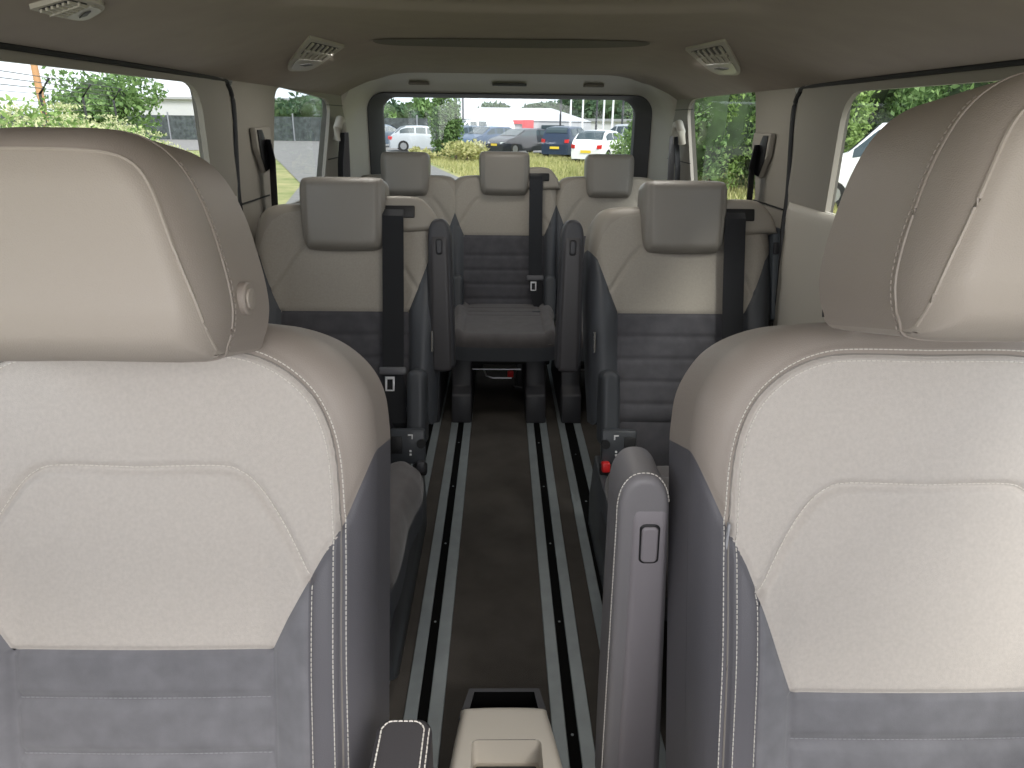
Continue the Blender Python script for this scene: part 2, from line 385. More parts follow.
def front_seat(name, cx, label, head, hinner, low=0.0, ot=0.0):
    root = empty(name, (cx, .62, 0), label, 'seat')
    fr = back_frame((cx, .78, .97), 18)
    half = [(0, .012+ot), (.11, .010+ot), (.155, .004+ot), (.195, -.010+ot), (.225, -.030+ot), (.247, -.055), (.260, -.085), (.265, -.12), (.267, -.16), (.266, -.3), (.264, -.64)]
    ol = mirror(smooth_poly(half, 4))
    C1 = smooth_poly([(0, -.026), (.09, -.025), (.13, -.030), (.165, -.045), (.195, -.070), (.214, -.100), (.226, -.140), (.232, -.2), (.236, -.3), (.238, -.65)], 5)
    C2 = smooth_poly([(0, -.163), (.09, -.161), (.118, -.168), (.140, -.188), (.165, -.226), (.199, -.287)], 5)
    C2 = [(x, t-low*.33) for x, t in C2]
    Bd = [(.40, -.137), (.27, -.137), (.258, -.172), (.238, -.225), (.215, -.262), (.199, -.29), (.172, -.338), (.152, -.378)]
    LL = -.378-low; Bd = [(x, t-low*sm(-t, .22, .378)) for x, t in Bd]
    full1 = mir(C1)[::-1]+C1[1:]; full2 = mir(C2)[::-1]+C2[1:]
    def hf(Q):
        x = np.abs(Q[:, 0]); t = Q[:, 1]
        h = .030*sm(x, .135, .215)*sm(-t, .12, .42)-.012*sm(-t, .25, .6)+.006*np.cos(np.clip(x/.2, 0, 1)*math.pi/2)*sm(-t, .02, .1)
        h -= .030*sm(x, .236, .289)*0
        QA = np.stack([x, t], 1)
        d, _ = seg_dist(QA, C1, False); h += .0022*np.exp(-((d-.006)/.004)**2)-.0045*np.exp(-(d/.003)**2)
        d, _ = seg_dist(QA, C2, False); h -= .006*np.exp(-(d/.006)**2)
        d, _ = seg_dist(QA, Bd[1:], False); h -= .004*np.exp(-(d/.004)**2)
        d = np.where(x < .152, np.abs(t-LL), 1); h -= .004*np.exp(-(d/.004)**2)
        d = np.where(t < LL, np.abs(x-.152), 1); h -= .005*np.exp(-(d/.005)**2)
        d = np.where(t < -.288, np.abs(x-.200), 1); h -= .003*np.exp(-(d/.004)**2)
        for q in (LL-.06, LL-.13, LL-.20):
            d = np.where(x < .150, np.abs(t-q), 1); h -= .0055*np.exp(-(d/.008)**2)
        return h
    sh = Sheet(ol, .042, .055, .10, .0026, fr, hf)
    Q = sh.Q
    up = C1[:44]
    upper = [p for p in C1 if p[1] > -.236]+[(.2335, -.238)]+Bd[4:]
    upoly = upper+mir(upper)[::-1]
    su, _ = sdf(Q, upoly)
    big = .9
    gpoly = Bd[:6]+[(.199, -big), (.40, -big)]
    ga, _ = sdf(Q, gpoly); gb, _ = sdf(Q, mir(gpoly))
    spoly = [Bd[5], Bd[6], Bd[7], (.152, -big), (.199, -big)]
    sa, _ = sdf(Q, spoly); sb, _ = sdf(Q, mir(spoly))
    lpoly = [(-.152, LL), (.152, LL), (.152, -big), (-.152, -big)]
    sl, _ = sdf(Q, lpoly)
    cut = Q[:, 1]+.62
    mk = lambda nm, m, fl: obj(nm, *sh.region(fl+[cut]), m, root, sharp=None)
    mk('backrest_upper_panel', M['beige_fabric'], [su])
    mk('backrest_lower_panel', M['grey_suede'], [sl])
    mk('inner_bolster', M['grey_suede'], [sa]); mk('inner_bolster', M['grey_suede'], [sb])
    mk('outer_bolster', M['grey_leather'], [ga]); mk('outer_bolster', M['grey_leather'], [gb])
    mk('shoulder_cover', M['beige_leather'], [-su, -ga, -gb, -sa, -sb, -sl, Q[:, 1]+.30])
    sh.back('backrest_shell', M['plastic_dark'], root)
    mb = MB()
    for off in (.006, -.0075):
        q = offset(full1, off); q = [p for p in q if p[1] > -.60]; stitch(mb, sh, q)
    mb.build('seam_stitching', M['thread'], root)
    mb = MB(); mb.tube([sh.exact(p[0], p[1], -.0002) for p in resample([q for q in full1 if q[1] > -.61], .006)], .0013, 6); mb.build('seam_shade_line', M['seam'], root)  # thin dark tube drawing the shadow gap of the seam
    mb = MB(); stitch(mb, sh, [(p[0], p[1]+.0025) for p in full2], r=.00055)
    for s in (1, -1): stitch(mb, sh, [(s*.2035, -.295), (s*.2035, -.6)], r=.0006)
    mb.build('panel_stitching', M['thread'], root)
    for q in (LL-.06, LL-.13, LL-.20):
        if q > -.6: mb = MB(); stitch(mb, sh, [(-.148, q), (.148, q)], r=.0005, lift=.0001); mb.build('quilting_stitches', M['thread_grey'], root)
    # cushion
    cf = Frame((cx, .42, .37), (1, 0, 0), (0, 1, 0), (0, 0, 1))
    cs = Sheet(smooth_poly(rrect(-.27, -.28, .27, .2, .07), 1, True), .04, .05, .10, .01, cf, lambda Q: .03*sm(np.abs(Q[:, 0]), .16, .24))
    obj('seat_cushion', *cs.region(), M['grey_suede'], root, sharp=None)
    b = MB().box((cx, .42, .15), (.44, .42, .18), .02); b.build('seat_base', M['plastic_dark'], root)
    for s in (-1, 1): MB().box((cx+s*.2, .42, .035), (.05, .5, .055), .006).build('slide_rail', M['plastic_black'], root)
    hr, hfr, hs = front_headrest(root, *head)
    for s in (-1, 1):
        top = hfr.p(s*.075, -.05, -.13); bot = fr.p(s*.085, -.02, -.085)
        MB().tube([bot, top], .006, 12).build('headrest_post', M['steel'], hr)
        g = MB(); g.tube([bot+fr.U*.024, bot+fr.U*.031, bot+fr.U*.035], [.021, .021, .013], 24); g.build('post_collar', M['beige_leather'], root)
    if hinner:
        c = fr.p(-.085, .012, -.075)
        MB().tube([c+fr.U*.01, c+fr.U*.022], .0085, 14).build('post_catch', M['plastic_black'], root)
    return root, fr, sh

L, lf, ls = front_seat('front_seat', -.458, 'large beige and grey front seat on the left, round button on headrest side', (-.452, .632, 1.090, 12, 1.10, .93), False)
Rr, rf, rs = front_seat('front_seat', .464, 'large beige and grey front seat on the right, upright grey armrest on its aisle side', (.468, .560, 1.143, 11, 1.15, 1.0, 1.1, .14), True, .055, .004)
# small fabric label in the seam of the right front seat
lb = MB(); p0 = rs.on(-.2375, -.238, .004); lb.box(tuple(p0), (.003, .006, .035), .001); lb.build('fabric_tag', M['print_grey'], Rr)

def armrest_upright(parent, fr, w, h, th, m_pad, m_face, m_btn, btn_t, pad_stitch=False, step=.006, taper=.85, fx=.80, fo=0.0, bs_=1.0):
    """fr origin = top centre of face; face looks along N"""
    W = w/2
    pad = smooth_poly([(0, .0), (.45*W, -.004), (.8*W, -.02), (.97*W, -.045), (W, -.09), (W*(1+taper)/2, -h*.5), (W*taper, -h+.03), (W*taper*.8, -h), (-W*taper*.8, -h), (-W*taper, -h+.03), (-W*(1+taper)/2, -h*.5), (-W, -.09), (-.97*W, -.045), (-.8*W, -.02), (-.45*W, -.004)], 4, True)
    ps = Sheet(pad, W*.3, W*.35, th, step, fr)
    arm = obj('armrest', *ps.region(), m_pad, parent, sharp=None)
    ps.back('armrest_pad', m_pad, arm)
    inn = [(x*fx+fo, (t+.012)*.985-.026) for x, t in pad]
    f2 = Frame(fr.p(0, 0, .004), fr.X, fr.U, fr.N)
    isx = Sheet(inn, W*.22, W*.28, .02, step, f2, lambda Q: -.012*np.exp(-((Q[:, 1]+.02)/.03)**2))
    obj('armrest_face', *isx.region(), m_face, arm, sharp=None)
    bt = rrect(fo-W*.25*bs_, btn_t-W*.62*bs_, fo+W*.25*bs_, btn_t+W*.62*bs_, W*.2)
    rec = Sheet([((x-fo)*1.22+fo, (t-btn_t)*1.1+btn_t) for x, t in bt], W*.05, W*.05, .006, step*.4, Frame(f2.p(0, 0, .001), fr.X, fr.U, fr.N)); obj('button_recess', *rec.region(), M['plastic_black'], arm, sharp=None)
    bs = Sheet(bt, W*.1, W*.12, .006, step*.4, Frame(f2.p(0, 0, .004), fr.X, fr.U, fr.N)); obj('release_button', *bs.region(), m_btn, arm, sharp=None)
    if pad_stitch:
        mb = MB(); q = [p for p in offset(pad, .0)][:]
        q = [p for p in q if p[1] > -h+.06 and not (p[0] > 0 and p[1] < -.05)]
        # left flank + over the top
        leftside = sorted([p for p in q if p[0] < 0], key=lambda p: p[1]); top = sorted([p for p in q if p[0] >= 0], key=lambda p: -p[1])
        line = leftside+top
        pts = resample(line, .006)
        for a, b in zip(pts, pts[1:]):
            e = a+(b-a)*.7; mb.tube([fr.p(a[0]*1.012, a[1]+.0006, -W*.30), fr.p(e[0]*1.012, e[1]+.0006, -W*.30)], .0008, 4)
        mb.build('stitching', M['thread'], arm)
    return arm
fa = Frame((.150, .80, .768), (1, 0, 0), np.array([-.04, -.02, 1])/1.002, (0, -1, -.02))
armrest_upright(Rr, fa, .070, .62, .075, M['pad_grey'], M['plastic_grey'], M['plastic_grey'], -.100, True, .0035, 1.30, .70, .0075, 1.3)
# lowered armrest of the left front seat
fl = Frame((-.144, .458, .570), (1, 0, 0), (0, 1, 0), (0, 0, 1))
sh = Sheet(rrect(-.031, -.16, .031, .148, .016), .010, .012, .05, .004, fl)
arm = obj('armrest', *sh.region(), mat('armrest_leather', (.05, .046, .05), .5, bump=.12, bscale=700, kind='leather'), L, sharp=None)
mb = MB(); stitch(mb, sh, [(-.024, -.15), (-.024, .13), (-.016, .139), (.014, .139), (.023, .131), (.023, -.15)], r=.0009, lift=.001)
stitch(mb, sh, [(.028, -.15), (.028, .135)], r=.0008, lift=.001); mb.build('stitching', M['thread'], arm)
MB().box((-.165, .60, .46), (.03, .06, .10), .012).build('armrest_hinge', M['plastic_dark'], arm)

# ------------------------------------------------------------------ rear seats
def rear_seat(name, cx, Yf, label, group, legs, ht=1.0, wx=1.0, pz=0.0, ax_=.300, hz=.350, cgap=.06, cz0=.375, belt=True, arm=0, cush_front=.62, step=.006, rec=18, base='legs', zt=0, hw=.125, cover=True, cuw=.25):
    O = (cx, Yf, .6+zt); root = empty(name, (cx, Yf-.15, 0), label, 'seat', group); fr = back_frame(O, rec)
    bot = -.285
    half = [(0, .368), (.12, .368), (.175, .366), (.214, .358), (.240, .335), (.256, .29), (.263, .2), (.264, .1), (.258, -.05), (.25, -.2), (.245, bot)]
    half = [(x*wx, t+(.016*sm(t, .2, .34) if wx > 1 else 0)) for x, t in half]
    ol = mirror(smooth_poly(half, 4))
    pt = .058+pz; Bd = [(.40, .255+pz), (.263*wx, .255+pz), (.252, .218+pz), (.234, .168+pz), (.21, .105+pz), (.19, pt)]
    C2 = [(.125, .252), (.15, .225), (.215, .125)]
    def hf(Q):
        x = np.abs(Q[:, 0]); t = Q[:, 1]; QA = np.stack([x, t], 1)
        h = .028*sm(x, .165, .235)*sm(-t, -.3, 0)+.004*np.cos(np.clip(x/.19, 0, 1)*math.pi/2)
        d, _ = seg_dist(QA, C2, False); h -= .008*np.exp(-(d/.006)**2)
        d, _ = seg_dist(QA, Bd[1:], False); h -= .004*np.exp(-(d/.005)**2)
        h -= .004*np.exp(-(np.where(x < .19, np.abs(t-pt), 1)/.005)**2)+.006*np.exp(-(np.where(t < pt, np.abs(x-.19), 1)/.006)**2)
        for q in (-.012, -.08, -.148, -.216): h -= .006*np.exp(-(np.where(x < .19, np.abs(t-q), 1)/.007)**2)
        return h
    sh = Sheet(ol, .045, .05, .075, step, fr, hf); Q = sh.Q
    U = [(0, .36), (.12, .355), (.17, .345), (.2, .325), (.222, .29), (.238, .24), (.243, .195+pz), (.234, .168+pz), (.21, .105+pz), (.19, pt)]
    U = [(x*(wx if t > .17 else 1), t) for x, t in U]
    su, _ = sdf(Q, U+mir(U)[::-1][:-1]); big = .7
    gp = Bd+[(.19, -big), (.40, -big)]; ga, _ = sdf(Q, gp); gb, _ = sdf(Q, mir(gp))
    sl, _ = sdf(Q, [(-.19, pt), (.19, pt), (.19, -big), (-.19, -big)])
    cut = Q[:, 1]-bot-.004
    mk = lambda nm, m, fl: obj(nm, *sh.region(fl+[cut]), m, root, sharp=None)
    mk('backrest_upper_panel', M['rear_fabric'], [su, -ga, -gb, -sl]); mk('backrest_lower_panel', M['shaded_suede'], [sl])
    mk('side_bolster', M['rear_grey'], [ga]); mk('side_bolster', M['rear_grey'], [gb])
    mk('shoulder_cover', M['rear_leather'], [-su, -ga, -gb, -sl])
    sh.back('backrest_shell', M['plastic_dark'], root)
    # headrest
    hfr = Frame(fr.p(0, hz, .045), fr.X, np.array([0, math.sin(R(rec-6)), math.cos(R(rec-6))]), np.array([0, -math.cos(R(rec-6)), math.sin(R(rec-6))]))
    w = hw; ho = smooth_poly([(a_, b_*ht) for a_, b_ in [(0, .1), (w*.8, .099), (w*.97, .088), (w*1.01, .06), (w, 0), (w*.96, -.06), (w*.88, -.088), (w*.7, -.097), (0, -.1), (-w*.7, -.097), (-w*.88, -.088), (-w*.96, -.06), (-w, 0), (-w*1.01, .06), (-w*.97, .088), (-w*.8, .099)]], 4, True)
    hs = Sheet(ho, .03, .035, .06, step, hfr, lambda Q: .01*(1-(Q[:, 0]/.13)**2)-.006*np.exp(-((np.abs(Q[:, 0])-w*.86)/.004)**2))
    hr = obj('headrest', *hs.region(), M['rear_head'], root, sharp=None); hs.back('headrest_back', M['rear_head'], hr)
    for s in (-1, 1):
        MB().tube([hfr.p(s*.06, -.06, -.05), fr.p(s*.06, .3, -.05)], .006, 10).build('headrest_post', M['steel'], hr)
    # cushion
    zc = cz0+zt; yc0 = Yf-cush_front; yc1 = Yf-cgap
    cf = Frame((cx, (yc0+yc1)/2, zc), (1, 0, 0), np.array([0, 1, -.02]), (0, 0, 1)); hl = (yc1-yc0)/2
    co = smooth_poly([(-cuw+.03, -hl+.01), (-.1, -hl-.005), (.1, -hl-.005), (cuw-.03, -hl+.01), (cuw, -hl+.06), (cuw, 0), (cuw-.02, hl), (-cuw+.02, hl), (-cuw, 0), (-cuw, -hl+.06)], 4, True)
    def ch(Q):
        x = np.abs(Q[:, 0]); h = .022*sm(x, .15, .21)-.006*np.exp(-((x-.165)/.006)**2)
        for q in (.05, .12, .19): h = h-.004*np.exp(-(np.where(x < .16, Q[:, 1]-q, 1)/.006)**2)
        return h
    cs = Sheet(co, .035, .04, .07, step, cf, ch)
    e, _ = sdf(cs.Q, [(-.165, -hl+.03), (.165, -hl+.03), (.165, hl+.1), (-.165, hl+.1)])
    cz = cs.D+.012
    obj('seat_cushion', *cs.region([cz]), M['shaded_suede2'], root, sharp=None)
    obj('cushion_skirt', *cs.region([-cz]), M['rear_grey'], root, sharp=None)
    MB().box((cx, (yc0+yc1)/2+.02, zc-.125), (cuw*2-.05, hl*2-.12, .05), .01).build('seat_pan', M['plastic_black'], root)
    # side plates / feet
    for k, lx in enumerate(legs):
        x = cx+lx; yz = Frame((x, 0, 0), (0, 1, 0), (0, 0, 1), (1, 0, 0))
        ww = .042
        if base == 'legs':
            prof = [(yc0-.03, .004), (yc0+.0, .12), (yc0+.055, .14), (yc0+.08, zc-.12), (yc1-.02, zc-.12), (yc1+.03, .12), (yc1+.08, .004)]
            MB().prism(prof, yz, -ww, ww, .008).build('seat_leg', M['plastic_dark'], root)
        else:
            prof = [(yc0+.10, .004), (yc0+.04, .05), (yc0+.02, .25), (yc0+.05, zc-.085), (yc1+.08, zc-.085), (yc1+.20, .27), (yc1+.26, .10), (yc1+.24, .004)]
            MB().prism(prof, yz, -.012, .012, .006).build('base_panel', M['plastic_dark2'], root)
            if k == 0:
                MB().box((x, (yc0+yc1)/2+.02, .15), (.03, .5, .1), .01).build('base_rib', M['plastic_dark'], root)
    if base == 'legs':
        b = MB(); z = zc-.20; x0, x1 = cx+legs[0]+.04, cx+legs[1]-.04; b.tube([(x0, yc0+.14, z+.01), (x1-.02, yc0+.14, z+.01)], .004, 8)
        b.tube([(x0+.05, yc0+.14, z+.01), (x0+.06, yc0+.14, z-.02), (x0+.09, yc0+.14, z-.03), (x1-.06, yc0+.14, z-.03)], .004, 8); b.build('release_bar', M['hub'], root)
        MB().box((x1-.065, yc0+.135, z-.008), (.026, .02, .028), .005).build('release_handle', M['red'], root)
        b = MB(); b.box((x1-.025, yc0+.16, z-.03), (.03, .03, .13), .006); MB().box((x0+.02, yc0+.18, z+.02), (.05, .03, .03), .006).build('catch_block', M['plastic_black'], root); b.tube([(x1-.05, yc0+.15, z-.07), (x1-.01, yc0+.15, z-.08)], .007, 8); b.build('latch', M['plastic_black'], root)
    # recliner covers beside the backrest foot
    if cover:
        for s in (-1, 1):
            xx = cx+s*(.222 if arm else .215)
            f3 = Frame((xx, Yf-.16, .43+zt), (1, 0, 0), (0, .30, .954), (0, -.954, .30))
            o3 = rrect(-.028, -.13, .028, .10, .026)
            c3 = Sheet(o3, .016, .02, .07, step, f3); rc = obj('recliner_cover', *c3.region(), M['plastic_dark2'], root, sharp=None)
        s = -1 if arm < 0 else 1 if arm > 0 else 1
        xx = cx+s*(.225 if arm else .2); f4 = Frame((xx, Yf-.215, .335+zt), (1, 0, 0), (0, .25, .968), (0, -.968, .25))
        pn = MB().box((-s*.022, -.01, 0), (.10, .10, .03), .008, fr=f4).build('control_panel', M['plastic_dark2'], root)
        MB().box((-s*.052, -.005, .015), (.032, .05, .006), .003, fr=f4).build('socket', M['plastic_black'], pn)
        kn = MB(); kn.tube([f4.p(s*.018, 0, .014), f4.p(s*.018, 0, .024)], .013, 14); kn.build('lever_knob', M['plastic_black'], pn)
        lb = MB(); lb.box((-s*.013, .024, .016), (.014, .004, .002), .0005, fr=f4); lb.box((-s*.008, .017, .016), (.004, .010, .002), .0005, fr=f4); lb.box((-s*.013, -.022, .016), (.006, .006, .002), .0005, fr=f4); lb.box((-s*.013, -.032, .016), (.006, .006, .002), .0005, fr=f4); lb.build('printed_symbols', M['label_white'], pn)
        MB().box((s*.018 if arm else 0, -.062, .03), (.024, .03, .03), .006, fr=f4).build('buckle_button', M['red'] if arm <= 0 else M['plastic_dark'], root)
        MB().box((s*.018 if arm else 0, -.072, .02), (.032, .035, .028), .006, fr=f4).build('belt_buckle', M['plastic_black'], root)
        # fabric band between backrest and cushion
        f5 = back_frame((cx, Yf-.095, .315+zt), rec)
        MB().box((0, -.03, -.03), (.36, .16, .03), .01, fr=f5).build('lower_back_cover', M['shaded_suede'], root)
    if belt:
        # belt outlet on the right shoulder
        f6 = Frame(fr.p(0, 0, .018), fr.X, fr.U, fr.N)
        cap = smooth_poly([(.108, .30), (.108, .385), (.125, .398), (.19, .398), (.222, .385), (.252, .345), (.262, .305), (.25, .30)], 2, True); cap = [(.108+(x-.108)*(1+(wx-1)*1.8), t) for x, t in cap]
        c6 = Sheet(cap, .014, .016, .075, step*.6, f6)
        cp = obj('belt_outlet', *c6.region(), M['rear_leather'], root, sharp=None); c6.back('outlet_back', M['rear_leather'], cp)
        MB().box((.163, .350, .002), (.094, .036, .008), .004, fr=f6).build('outlet_slot', M['plastic_black'], cp)
        bx = .148; zb = -.13
        pts = [f6.p(bx, .355, .008), f6.p(bx, .335, .018), f6.p(bx, .30, .016), f6.p(bx, .1, .012), f6.p(bx, -.05, .014), f6.p(bx, zb, .02), f6.p(bx+.01, -.2, .03), f6.p(bx+.03, -.27, .035), f6.p(bx+.05, -.31, .01)]
        bl = strip('seat_belt', pts, fr.X, .062, M['belt'], root)
        tg = MB(); tg.box((bx, zb+.012, .022), (.080, .024, .012), .005, fr=f6); g = tg.build('tongue_guide', M['print_dark'], bl)
        b = MB(); y0 = zb-.028
        for (xa, ya, wa, ha) in ((-.011, 0, .006, .045), (.011, 0, .006, .045), (0, .019, .028, .008), (0, -.019, .028, .008)): b.box((bx-.008+xa, y0+ya, .026), (wa, ha, .004), .001, fr=f6)
        b.build('belt_tongue', M['steel_light'], bl)
    if arm:
        s = arm
        f7 = Frame(fr.p(s*ax_, .322, .07), fr.X, np.array([-s*.01, math.sin(R(8)), math.cos(R(8))]), np.array([0, -math.cos(R(8)), math.sin(R(8))]))
        armrest_upright(root, f7, .066, .44, .06, M['plastic_dark'], M['plastic_arm'], M['plastic_dark'], -.080, False, .005, 1.14)
        hb = MB(); hb.tube([fr.p(s*.262, -.06, .02), fr.p(s*.262, .0, .025)], .004, 8); hb.build('hinge_pin', M['steel'], root)
    return root, fr

M['shaded_suede2'] = mat('cushion_suede', (.115, .106, .106), .95, noise_scale=25, var=.12, bump=.2, bscale=700, sheen=.25, spec=.1)  # cushion suede, also darkened in colour for the dim rear
M['plastic_dark2'] = mat('plastic_slate', (.055, .06, .068), .4, bump=.1, bscale=800)
M['plastic_arm'] = mat('plastic_arm', (.045, .042, .045), .42, bump=.1, bscale=800)
M['print_dark'] = mat('plastic_mid', (.13, .13, .14), .4)
M['steel_light'] = mat('steel_light', (.8, .8, .82), .35, .3)

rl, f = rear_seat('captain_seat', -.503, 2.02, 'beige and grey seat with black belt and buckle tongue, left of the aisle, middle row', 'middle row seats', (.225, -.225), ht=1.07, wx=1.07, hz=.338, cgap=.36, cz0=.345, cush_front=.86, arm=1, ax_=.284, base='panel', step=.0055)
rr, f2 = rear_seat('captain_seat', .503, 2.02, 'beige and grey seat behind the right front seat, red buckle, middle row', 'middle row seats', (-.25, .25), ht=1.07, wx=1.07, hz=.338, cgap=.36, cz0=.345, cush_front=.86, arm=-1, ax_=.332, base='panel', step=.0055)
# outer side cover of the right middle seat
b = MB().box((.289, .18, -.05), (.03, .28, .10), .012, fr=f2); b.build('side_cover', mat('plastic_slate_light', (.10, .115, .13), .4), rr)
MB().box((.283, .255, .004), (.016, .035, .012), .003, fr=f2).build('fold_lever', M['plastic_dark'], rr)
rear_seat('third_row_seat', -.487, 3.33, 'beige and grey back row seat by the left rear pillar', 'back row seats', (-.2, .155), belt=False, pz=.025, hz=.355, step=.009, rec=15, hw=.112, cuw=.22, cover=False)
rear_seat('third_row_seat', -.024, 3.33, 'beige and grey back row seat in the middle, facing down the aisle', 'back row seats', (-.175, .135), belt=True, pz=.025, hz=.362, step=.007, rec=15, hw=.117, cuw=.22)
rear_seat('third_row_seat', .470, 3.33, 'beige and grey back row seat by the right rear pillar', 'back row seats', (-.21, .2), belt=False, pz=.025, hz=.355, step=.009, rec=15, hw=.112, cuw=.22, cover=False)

# ------------------------------------------------------------------ console
cons = empty('centre_console', (-.026, .85, 0), 'beige floor console with a recessed grip on the rails between front seats', 'console')
cf = Frame((-.026, .84, .215), (1, 0, 0), (0, 1, -.12), (0, .12, 1))
ol = [(-.085, .135), (-.080, .148), (.073, .148), (.078, .135), (.100, -.2), (-.105, -.2)]
ol = smooth_poly([(-.083, .13), (-.075, .148), (0, .152), (.068, .148), (.078, .13), (.096, .0), (.122, -.2), (0, -.2), (-.106, -.2), (-.095, 0)], 4, True)
cut = rrect(-.058, -.10, .060, .062, .010)
cs = Sheet(ol, .016, .02, .17, .005, cf)
c, _ = sdf(cs.Q, cut); obj('console_body', *cs.region([-c]), M['plastic_beige'], cons, sharp=None)
n = len(cut); v = [cf.p(x, y, -.001) for x, y in cut]+[cf.p(x*.96, y*.97, -.045) for x, y in cut]
obj('grip_recess', v, [(i, (i+1) % n, n+(i+1) % n, n+i) for i in range(n)]+[tuple(range(n, 2*n))], M['plastic_beige'], cons)
MB().box((0, -.028, -.036), (.104, .13, .014), .004, fr=cf).build('recess_dark', M['plastic_black'], cons)  # black slab that makes the recess floor dark
# open black bin at the rear end
bo = [(-.086, .15), (.080, .15), (.066, .232), (-.070, .232)]; bi = [(-.070, .155), (.064, .155), (.056, .222), (-.060, .222)]
v = [cf.p(x, y, -.03) for x, y in bo]+[cf.p(x, y, -.03) for x, y in bi]+[cf.p(x, y, -.16) for x, y in bi]+[cf.p(x, y-.03*(y > .2), -.18) for x, y in bo]
fcs = [(i, (i+1) % 4, 4+(i+1) % 4, 4+i) for i in range(4)]+[(4+i, 4+(i+1) % 4, 8+(i+1) % 4, 8+i) for i in range(4)]+[(8, 9, 10, 11)]+[(i, (i+1) % 4, 12+(i+1) % 4, 12+i) for i in range(4)]
obj('storage_bin', v, [f_ for i, f_ in enumerate(fcs) if i < 4 or i > 8], M['plastic_dark'], cons, smooth=False)
obj('bin_liner', v, fcs[4:9], M['slot_black'], cons, smooth=False)
MB().box((-.026, .86, .035), (.13, .36, .06), .01).build('console_foot', M['plastic_black'], cons)

# ------------------------------------------------------------------ floor, rails
MB().box((0, 1.9, -.02), (1.66, 4.3, .04)).build('floor', M['carpet'], smooth=False)['kind'] = 'structure'
def rail(x0, xa, xb, x1, y0, y1, label):
    root = empty('seat_rail', ((x0+x1)/2, (y0+y1)/2, 0), label, 'rail', 'seat rails in the floor')
    for a, b in ((x0, xa), (xb, x1)): MB().box(((a+b)/2, (y0+y1)/2, .003), (b-a, y1-y0, .006), .0015, 1).build('rail_lip', M['rail'], root)
    MB().box(((xa+xb)/2, (y0+y1)/2, .001), (xb-xa, y1-y0, .002)).build('rail_slot', M['slot_black'], root, smooth=False)
    b = MB()
    for y in np.arange(y0+.1, y1, .35): b.tube([((xa+xb)/2, y, .001), ((xa+xb)/2, y, .003)], .003, 8)
    b.build('rail_screw', M['rail'], root)
rail(-.241, -.212, -.189, -.157, .3, 3.6, 'grey metal floor rail along the left side of the aisle')
rail(.073, .103, .127, .157, .3, 3.6, 'grey metal floor rail along the right side of the aisle, beside the console')
rail(-.365, -.335, -.315, -.285, .9, 3.6, 'outer grey floor rail running under the left middle seat')
rail(.205, .233, .27, .30, .9, 3.6, 'outer grey floor rail running under the right middle seat')

MB().box((0, -.42, .44), (1.58, .40, .88), .06, 3).build('wall_front', M['plastic_dark'])['kind'] = 'structure'   # unseen dashboard block behind the viewpoint, added to shade the floor
# ------------------------------------------------------------------ ceiling
def ceil_z(x, y):
    ax = np.maximum(np.abs(x)-.42, 0)/.38
    z = 1.395-.105*np.maximum(ax, 1e-6)**(1.2+1.3*sm(y, 2.6, 3.5))
    z = z+.010*(1-sm(y+.06*(np.abs(x)/.4)**2, 1.50, 1.58))*(1-sm(np.abs(x), .42, .5))
    return z
xs = np.linspace(-.80, .80, 97); ys = np.concatenate([np.linspace(-.15, 1.2, 28)[:-1], np.linspace(1.2, 2.4, 150)[:-1], np.linspace(2.4, 3.80, 36)])
gx, gy = np.meshgrid(xs, ys); gz = ceil_z(gx, gy); nx = len(xs)
v = list(zip(gx.ravel(), gy.ravel(), gz.ravel())); f = [(j*nx+i, j*nx+i+1, (j+1)*nx+i+1, (j+1)*nx+i) for j in range(len(ys)-1) for i in range(nx-1)]
struct('ceiling', v, f, M['headliner'], sharp=60)
pl_ = smooth_poly([(-.395, 2.16), (-.36, 2.075), (-.2, 2.045), (0, 2.035), (.2, 2.03), (.33, 2.05), (.365, 2.12), (.33, 2.2), (.15, 2.265), (-.02, 2.28), (-.2, 2.27), (-.36, 2.245)], 4, True)
struct('trim_23', [(x, y, float(ceil_z(x, y))-.002-.004*0) for x, y in pl_], [tuple(range(len(pl_)))], mat('groove_shade', (.16, .145, .125), .95))  # flat dark patch painted as the shade of a ceiling recess
MB().box((0, 1.9, 1.48), (1.66, 4.1, .04), .01).build('trim_1', M['underbody'])['kind'] = 'structure'   # roof skin above the headliner
